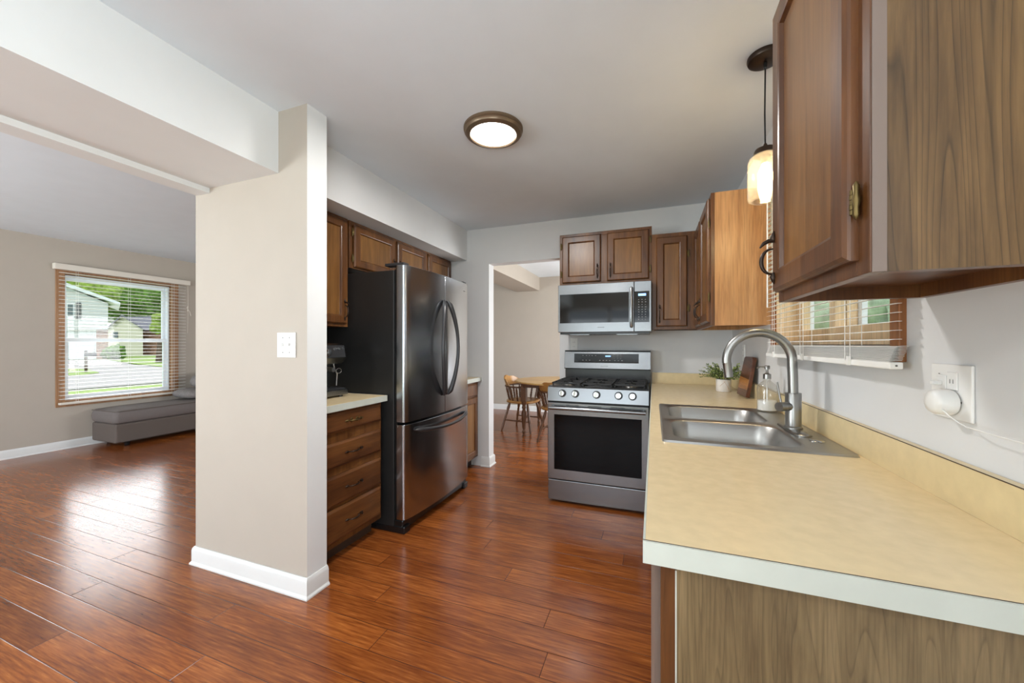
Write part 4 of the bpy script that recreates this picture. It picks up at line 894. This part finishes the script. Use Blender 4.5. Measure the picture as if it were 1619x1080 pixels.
t, T0 = outlet('wall_outlet', 'wide white wall plate holding the plugged in round charger', (XR, 1.0975, 1.1485), (0, -1, 0), MX, 2)
mb = MB(); mb.box(-0.006, 0.024, 0.006, 0.009, 0.004, 0.042, T=T0); part('socket_face', mb, 'plastic', t, bevel=0.004)
mb = MB(); mb.box(-0.036, -0.008, 0.006, 0.009, 0.004, 0.034, T=T0); part('switch_collar', mb, 'plastic', t, bevel=0.004)
mb = MB(); mb.box(-0.027, -0.018, 0.009, 0.026, 0.012, 0.021, T=T0); part('toggle', mb, 'plastic', t, bevel=0.002)
mb = MB(); mb.box(0.004, 0.0055, 0.009, 0.0095, 0.018, 0.027, T=T0); mb.box(0.013, 0.0145, 0.009, 0.0095, 0.018, 0.027, T=T0); mb.box(-0.03, -0.026, 0.0088, 0.0093, 0.036, 0.038, T=T0); mb.box(0.030, 0.0335, 0.006, 0.0068, -0.022, -0.018, T=T0); part('slot', mb, 'slot', t)
t = thing('phone_charger', 'round white plug-in charger with thin cable on the wide wall plate', 'charger', T0(0.004, 0.009, -0.022))
mb = MB(); c0 = Vector(T0(0.010, 0.0095, -0.022)); mb.lathe([(0.026, 0), (0.0275, -0.004), (0.0265, -0.026), (0.022, -0.034), (0.010, -0.0365), (0.001, -0.037)], tuple(c0), 32, 'x'); part('plug_body', mb, 'plastic', t, smooth=50)
mb = MB(); cb = [T0(0.014, 0.030, -0.026), T0(0.030, 0.036, -0.034), T0(0.048, 0.034, -0.046), T0(0.066, 0.030, -0.056), T0(0.088, 0.030, -0.061), T0(0.13, 0.030, -0.062), T0(0.19, 0.030, -0.063), T0(0.28, 0.03, -0.061), T0(0.36, 0.028, -0.08), T0(0.42, 0.030, -0.15), T0(0.44, 0.06, -0.232)]
mb.tube(cb, 0.0013, 8); part('cable', mb, 'plastic', t, smooth=50)

# ---------------------------------------------------------------- dining set
tc = (-1.25, 5.25)
t = thing('dining_table', 'round maple topped dining table with turned brown legs', 'table', (tc[0], tc[1], 0), local=True)
mb = MB(); mb.lathe([(0.001, 0.722), (0.600, 0.722), (0.618, 0.730), (0.620, 0.740), (0.612, 0.748), (0.001, 0.750)], (0, 0, 0), 64); part('tabletop', mb, 'maple', t, smooth=40)
mb = MB(); ap = rrect(-0.455, 0.455, -0.43, 0.43, 0.14, 8); ip = rrect(-0.435, 0.435, -0.41, 0.41, 0.12, 8)
mb.loft([[(a, b, 0.672) for a, b in ap], [(a, b, 0.7215) for a, b in ap], [(a, b, 0.7215) for a, b in ip], [(a, b, 0.672) for a, b in ip], [(a, b, 0.672) for a, b in ap]]); part('apron', mb, 'turned', t)
TURN = [(0.020, 0.0), (0.024, 0.012), (0.017, 0.03), (0.026, 0.06), (0.026, 0.075), (0.016, 0.09), (0.024, 0.12), (0.034, 0.26), (0.036, 0.32), (0.020, 0.37), (0.030, 0.39), (0.030, 0.40), (0.022, 0.42), (0.034, 0.45), (0.036, 0.48)]
for sx in (-1, 1):
    for sy in (-1, 1):
        mb = MB(); mb.lathe([(r, z) for r, z in TURN], (sx * 0.40, sy * 0.36, 0), 20); mb.box(sx * 0.40 - 0.036, sx * 0.40 + 0.036, sy * 0.36 - 0.036, sy * 0.36 + 0.036, 0.48, 0.7205); part('leg', mb, 'turned', t, smooth=50)
def dining_chair(label, loc, rz):
    """captain's chair: saddle seat, splayed turned legs, bow arm on spindles, carved crest; faces +x"""
    t = thing('dining_chair', label, 'chair', (loc[0], loc[1], 0), rz, 'captain chairs around the dining table', local=True)
    mb = MB(); lp = []
    for i in range(36):
        a = 2 * math.pi * i / 36; rx, ry = 0.225, 0.245; e_ = 2.6
        c, s = math.cos(a), math.sin(a); lp.append((rx * abs(c) ** (2 / e_) * (1 if c > 0 else -1), ry * abs(s) ** (2 / e_) * (1 if s > 0 else -1)))
    mb.loft([[(x * 0.94, y * 0.94, 0.408) for x, y in lp], [(x, y, 0.418) for x, y in lp], [(x, y, 0.436) for x, y in lp], [(x * 0.95, y * 0.95, 0.446) for x, y in lp], [(x * 0.6, y * 0.6, 0.436) for x, y in lp], [(x * 0.1, y * 0.1, 0.432) for x, y in lp]], True, True); part('seat', mb, 'crest', t, smooth=60)
    feet = {}
    for sx in (-1, 1):
        for sy in (-1, 1):
            top = Vector((sx * 0.14, sy * 0.15, 0.41)); bot = Vector((sx * 0.235, sy * 0.235, 0.0)); feet[(sx, sy)] = (top, bot); mb = MB()
            n = 16; fr = [i / n for i in range(n + 1)]; rad = [0.012, 0.016, 0.019, 0.021, 0.020, 0.014, 0.019, 0.014, 0.018, 0.020, 0.019, 0.013, 0.018, 0.013, 0.017, 0.015, 0.011]
            mb.tube([top.lerp(bot, f) for f in fr], rad, 12); part('leg', mb, 'turned', t, smooth=60)
    def at(k, f): a, b = feet[k]; return a.lerp(b, f)
    for sy in (-1, 1):
        mb = MB(); a, b = at((-1, sy), 0.62), at((1, sy), 0.62); mb.tube([a.lerp(b, i / 8) for i in range(9)], [0.007, 0.009, 0.012, 0.009, 0.013, 0.009, 0.012, 0.009, 0.007], 10); part('stretcher', mb, 'turned', t, smooth=60)
    mb = MB(); a = (at((-1, -1), 0.62) + at((1, -1), 0.62)) / 2; b = (at((-1, 1), 0.62) + at((1, 1), 0.62)) / 2
    mb.tube([a.lerp(b, i / 8) for i in range(9)], [0.007, 0.009, 0.012, 0.009, 0.013, 0.009, 0.012, 0.009, 0.007], 10); part('stretcher', mb, 'turned', t, smooth=60)
    def bow(a): return Vector((-0.245 * math.cos(a) * 1.02 if abs(a) < 1.57 else 0.0 + (abs(a) - 1.57) * 0.22, 0.265 * math.sin(a) if abs(a) < 1.57 else 0.265 * (1 if a > 0 else -1), 0.645))
    mb = MB(); an = [-2.3 + 4.6 * i / 30 for i in range(31)]; mb.tube([bow(a) for a in an], [0.020 if 2 < i < 28 else 0.026 for i in range(31)], 12, flat=(1, 0.62)); part('arm_bow', mb, 'turned', t, smooth=60)
    for i in range(11):
        a = -2.1 + 4.2 * i / 10; tp = bow(a) - Vector((0, 0, 0.01)); bt = Vector((max(-0.19, min(0.19, tp.x * 0.80)), tp.y * 0.80, 0.436)); mb = MB()
        mb.tube([bt.lerp(tp, k / 12) for k in range(13)], [0.009, 0.012, 0.015, 0.016, 0.012, 0.016, 0.010, 0.016, 0.012, 0.016, 0.014, 0.010, 0.008], 10); part('spindle', mb, 'turned', t, smooth=60)
    mb = MB(); ins, outs = [], []
    for i in range(17):
        a = -1.15 + 2.3 * i / 16; p = bow(a); k = i / 16; hgt = 0.105 + 0.035 * math.cos((k - 0.5) * 2 * math.pi * 1.0) * 0.8 + 0.01 * math.sin(k * math.pi * 6)
        if i in (0, 16): hgt = 0.045
        lean = -0.03
        outs.append([Vector((p.x * 1.02, p.y * 1.02, 0.655)), Vector((p.x * 0.95, p.y * 0.95, 0.655)), Vector((p.x * 0.95 + lean, p.y * 0.96, 0.655 + hgt)), Vector((p.x * 1.03 + lean, p.y * 1.02, 0.655 + hgt))])
    mb.loft(outs, True, True); part('crest_rail', mb, 'crest', t, smooth=50)
    return t
dining_chair('wooden captain chair left of the dining table, its whole side seen through doorway', (-1.80, 5.30), math.radians(-8))
dining_chair('wooden captain chair at near side of dining table, mostly hidden behind the range', (-1.14, 4.86), math.radians(88))

# ---------------------------------------------------------------- living room seat
t = thing('chaise_lounge', 'long grey upholstered chaise bench under the living room window', 'sofa', (-6.3, 3.5, 0))
mb = MB(); mb.box(-6.565, -6.05, 2.60, 4.75, 0.055, 0.285); part('base', mb, 'fabricd', t, bevel=0.02, seg=3)
mb = MB()
def cushion(mb, x0, x1, y0, y1, z0, z1, r=0.05, crown=0.02, n=8):
    loops = []
    for i in range(n + 1):
        a = -math.pi / 2 + math.pi * i / n; ins_ = r * (1 - math.cos(a)); z = (z0 + z1) / 2 + (z1 - z0) / 2 * math.sin(a)
        loops.append([(p, q, z) for p, q in rrect(x0 + ins_, x1 - ins_, y0 + ins_, y1 - ins_, 0.05, 5)])
    cx, cy = (x0 + x1) / 2, (y0 + y1) / 2
    loops.append([(cx + (p - cx) * 0.6, cy + (q - cy) * 0.8, z1 + crown) for p, q in rrect(x0 + r, x1 - r, y0 + r, y1 - r, 0.05, 5)])
    mb.loft(loops, True, True)
cushion(mb, -6.575, -6.04, 2.585, 4.095, 0.287, 0.445, 0.03, 0.018); part('seat_cushion', mb, 'fabric', t, smooth=60)
mb = MB(); mb.tube([(-6.55, 2.598, 0.436), (-6.08, 2.598, 0.436), (-6.052, 2.63, 0.436), (-6.052, 4.05, 0.436)], 0.005, 8); part('piping', mb, 'fabricd', t)
for x, y in ((-6.50, 2.74), (-6.12, 2.74), (-6.12, 3.7), (-6.50, 4.6), (-6.12, 4.6)):
    mb = MB(); mb.lathe([(0.022, 0), (0.030, 0.03), (0.034, 0.054)], (x, y, 0), 16); part('leg', mb, 'black', t, smooth=50)
mb = MB(); cushion(mb, -6.57, -6.10, 4.10, 4.75, 0.285, 0.72, 0.08, 0.02); part('backrest', mb, 'fabric', t, smooth=60)
def pillow(name, label, c, rx, ry, rz_, rot):
    mb = MB(); n, m_ = 14, 20; vs = []
    Rm = Matrix.Rotation(rot[2], 3, 'Z') @ Matrix.Rotation(rot[1], 3, 'Y') @ Matrix.Rotation(rot[0], 3, 'X')
    loops = []
    for i in range(n + 1):
        ph = -math.pi / 2 + math.pi * i / n; l = []
        for k in range(m_):
            a = 2 * math.pi * k / m_; q = max(abs(math.cos(a)), abs(math.sin(a))) ** 0.75
            rr = math.cos(ph) ** 0.55 if math.cos(ph) > 1e-6 else 0.0
            v = Vector((rx * rr * math.cos(a) / q, ry * rr * math.sin(a) / q, rz_ * math.sin(ph) * (1 - 0.0 * rr)))
            l.append(tuple(Rm @ v + Vector(c)))
        loops.append(l)
    mb.loft(loops, True, True)
    return single(name, mb, 'pillow', label, 'pillow', tuple(c), smooth=70)
pillow('throw_pillow', 'plump grey throw pillow lying flat on the chaise seat', (-6.33, 3.60, 0.540), 0.19, 0.22, 0.070, (0.0, 0.05, 0.1))
pillow('throw_pillow', 'dark rolled grey pillow resting on top of the flat pillow', (-6.30, 3.74, 0.720), 0.14, 0.18, 0.10, (0.2, 0.1, 0.2))

# ---------------------------------------------------------------- outdoors
def gz(D): return -0.40
FW, RT = Vector((-0.3495, 0.9369, 0)), Vector((0.9369, 0.3495, 0))
def at(D, lat, z=0): v = FW * D + RT * lat; return Vector((v.x, v.y, z))
mb = MB()
mb.add([(-120, -60, -0.42), (60, -60, -0.42), (60, 120, -0.42), (-120, 120, -0.42)], [(0, 1, 2, 3)])
struct('ground', mb, 'grass')
def pxl(u, D): return (u - 809.5) / 599.7 * D
def gpt(u, v):
    """ground point under a pixel (rising lawn beyond 24 m)"""
    D = 5.0
    for _ in range(60):
        z = gz(D) + 0.02; D = D * 0.5 + 0.5 * (1.25 - z) * 599.7 / (v - 544.75)
    return at(D, pxl(u, D), gz(D) + 0.02)
mb = MB(); vs = [gpt(*p) for p in ((40, 623), (110, 616), (300, 601), (300, 584), (215, 577), (165, 568.2), (100, 568.2), (40, 568.2))]
mb2 = MB(); n = len(vs); mb2.add([(v.x, v.y, v.z) for v in vs] + [(v.x, v.y, v.z - 0.1) for v in vs], [tuple(range(n))] + [(i, (i + 1) % n, n + (i + 1) % n, n + i) for i in range(n)])
o = finish('driveway', mb2, 'concrete'); o['label'] = 'pale concrete driveway and street seen outside the living room window'; o['category'] = 'driveway'
def lawn(label, pts, off=0.03):
    mb = MB(); vs = [gpt(*p) for p in pts]; n = len(vs)
    mb.add([(v.x, v.y, v.z + off) for v in vs] + [(v.x, v.y, v.z + 0.004) for v in vs], [tuple(range(n))] + [(i, (i + 1) % n, n + (i + 1) % n, n + i) for i in range(n)])
    o = finish('lawn_patch', mb, 'grass'); o['label'] = label; o['category'] = 'lawn'; return o
lawn('small green lawn wedge around the mailbox outside the window', ((60, 595), (128, 593.5), (157, 590), (140, 585), (112, 583), (60, 583)))
lawn('strip of green lawn in front of the cream house outside the window', ((174, 568.5), (215, 576), (262, 581), (300, 583), (300, 563.2), (174, 563.2)))
# mailbox
b = at(22, pxl(136, 22), gz(22)); b.z = -0.349
t = thing('mailbox', 'dark mailbox on a wooden post across the street', 'mailbox', tuple(b))
mb = MB(); mb.box(b.x - 0.05, b.x + 0.05, b.y - 0.05, b.y + 0.05, b.z, b.z + 1.25); part('post', mb, 'bark', t)
mb = MB(); mb.prism(arc(0, 0.08, 0.10, 0, 180, 8) + [(-0.10, -0.1), (0.10, -0.1)], 0, 0.5, lambda p, q, h: (b.x + 0.05 + h * 0.9, b.y + p + h * 0.3, b.z + 1.0 + q)); part('box', mb, 'darkgrey', t)
def gable_house(name, label, D, uL, uR, base, eave, apexu, apexv, depth, wallm, roofm, details, cat='house', ov=0.5):
    o = at(D, pxl(uL, D)); t = thing(name, label, cat, (o.x, o.y, base))
    s = D / 599.7
    sd = (FW + RT * pxl(uR, 1.0)).normalized()
    def P(u, v, d=0): return tuple(at(D, 0) + RT * pxl(u, D) + sd * d + Vector((0, 0, 1.25 - (v - 544.75) * s)))
    def T(p, q, h): return P(p, q, h)
    return t, P
# two-storey white house; drawn in facade units and extruded back to its real depth
D = 43.0
t, P = gable_house('neighbour_house', 'two-storey white sided house with shuttered window, left in living room window', D, 60, 171, -0.1, 480, 96, 449, 9, 'siding', 'roof', None)
T = lambda p, q, h: P(p, q, h)
mb = MB(); mb.prism([(30, 521), (171, 521), (171, 480), (100, 452), (30, 480)], 0, 9, T); wl = part('upper_wall', mb, 'siding', t)
mb = MB(); mb.prism([(30, 568.5), (152, 568.5), (152, 521), (30, 521)], 0.6, 9, T); part('lower_wall', mb, 'siding', t)
mb = MB(); mb.prism([(152, 568.5), (171, 568.5), (171, 521), (152, 521)], 0.6, 9, T); part('brick_wall', mb, 'brick', t)
mb = MB(); mb.prism([(100, 446), (190, 479), (190, 483), (100, 452), (10, 483), (10, 479)], -0.7, 9.2, T); part('roof', mb, 'vinyl', t)
mb = MB()
for k in range(1, 16): v = 521 - k * 4.0; mb.prism([(30, v), (170.8, v), (170.8, v + 0.5), (30, v + 0.5)] if v > 481 else [(100 - (v - 452) * 2.5, v), (100 + (v - 452) * 2.4, v), (100 + (v - 452) * 2.4, v + 0.5), (100 - (v - 452) * 2.5, v + 0.5)], -0.03, 0, T) if v > 456 else None
part('siding_laps', mb, 'exterior', wl)
mb = MB(); mb.prism([(106, 480), (117, 480), (117, 502), (106, 502)], -0.08, 0.0, T); wn = part('window', mb, 'vinyl', t)
mb = MB(); mb.prism([(107, 481.5), (115.5, 481.5), (115.5, 500), (107, 500)], -0.1, -0.08, T); part('pane', mb, 'darkglass', wn)
mb = MB(); mb.prism([(119.5, 478.5), (128, 478.5), (128, 504.5), (119.5, 504.5)], -0.1, 0.0, T); part('shutter', mb, 'shutter', t)
mb = MB(); mb.prism([(88, 568), (148, 568), (148, 541), (88, 541)], 0.5, 0.6, T); part('garage_door', mb, 'vinyl', t)
D2 = 60.0
t, P2 = gable_house('neighbour_house', 'single-storey cream house with grey roof seen in living room window', D2, 171, 226, 0, 519, 192, 499, 9, 'siding2', 'roof', None)
T = lambda p, q, h: P2(p, q, h)
mb = MB(); mb.prism([(165, 561.5), (226, 561.5), (226, 521), (193, 500), (171, 518), (165, 521)], 0, 9, T); part('wall', mb, 'siding2', t)
mb = MB(); mb.prism([(226, 561.5), (280, 561.5), (280, 521), (226, 521)], 2.0, 9, T); part('brick_wall', mb, 'brick', t)
mb = MB(); mb.prism([(193, 497.5), (229, 521), (229, 523), (193, 500.5), (165, 523), (165, 521)], -0.6, 9, T); mb.add([P2(193, 498, 0), P2(229, 522, 0), P2(285, 522, 1.2), P2(285, 498, 5), P2(229, 522, 1.2), P2(193, 498, 5)], [(0, 1, 4, 5), (5, 4, 2, 3), ]); part('roof', mb, 'roof', t)
mb = MB(); mb.prism([(178.5, 525), (186.5, 525), (186.5, 534), (178.5, 534)], -0.1, 0.0, T); part('window', mb, 'darkglass', t)
# trees and shrubs
def crown(mb, c, r, sq, seed, cnt=9, sub=14):
    rnd = random.Random(seed)
    for k in range(cnt):
        a = rnd.uniform(0, 6.28); e_ = rnd.uniform(-0.6, 1.2); d = r * rnd.uniform(0.25, 0.75) if k else 0
        cc = Vector(c) + Vector((math.cos(a) * math.cos(e_) * d, math.sin(a) * math.cos(e_) * d, math.sin(e_) * d * sq)); rr = r * rnd.uniform(0.42, 0.62); loops = []
        for i in range(sub + 1):
            ph = -math.pi / 2 + math.pi * i / sub; l = []
            for j in range(sub * 2):
                th = 2 * math.pi * j / (sub * 2); v = Vector((math.cos(ph) * math.cos(th), math.cos(ph) * math.sin(th), math.sin(ph)))
                f = 1 + 0.45 * noise.noise(v * 2.3 + cc) + 0.25 * noise.noise(v * 6 + cc)
                l.append(tuple(cc + v * rr * f))
            loops.append(l)
        mb.loft(loops, True, True)
def tree(label, D, u, vtop, vbot, rpx, m='tree', seed=0, name='tree', trunk=True):
    b = at(D, pxl(u, D), gz(D)); s = D / 599.7; zt = 1.25 - (vtop - 544.75) * s; zb = 1.25 - (vbot - 544.75) * s
    t = thing(name, label, name, tuple(b), group=None); r = rpx * s
    if trunk: mb = MB(); mb.tube([b, b + Vector((0.1, 0, zb - b.z + r * 0.3))], [0.28, 0.16], 10); part('trunk', mb, 'bark', t)
    mb = MB(); crown(mb, (b.x, b.y, (zt + zb) / 2), max(r, 0.3), (zt - zb) / (2 * r), seed); part('foliage', mb, m, t, smooth=180)
    return t
tree('tall green tree whose crown shows above the white house roof', 62, 125, 415, 500, 48, 'treel', 1)
tree('broad green tree directly between the two houses outside the window', 92, 178, 425, 535, 50, 'tree', 2)
tree('large green tree behind the cream house roof', 76, 222, 430, 525, 44, 'tree', 3)
tree('dark green tree at right edge of the living room window view', 68, 272, 440, 540, 40, 'tree', 4)
tree('near light green tree with drooping branches at right of the window view', 34, 252, 492, 540, 14, 'treel', 5)
tree('rounded dark green shrub by the brick wall of the white house', 41, 181, 547, 569, 13, 'tree', 6, 'shrub', False)
tree('tall tree filling gap left of the white house roof', 80, 70, 400, 500, 50, 'tree', 8)
# beyond the kitchen window
for i, (x, y, r, lb) in enumerate(((3.6, 9.0, 1.7, 'leafy green bush outside the kitchen window'), (7.5, 15.5, 3.0, 'tall green bush farther along outside the kitchen window'))):
    t = thing('shrub', lb, 'shrub', (x, y, -0.42)); mb = MB(); crown(mb, (x, y, 0.6 + r * 0.5), r, 1.0, 20 + i, 8); part('foliage', mb, 'treepale', t, smooth=180)
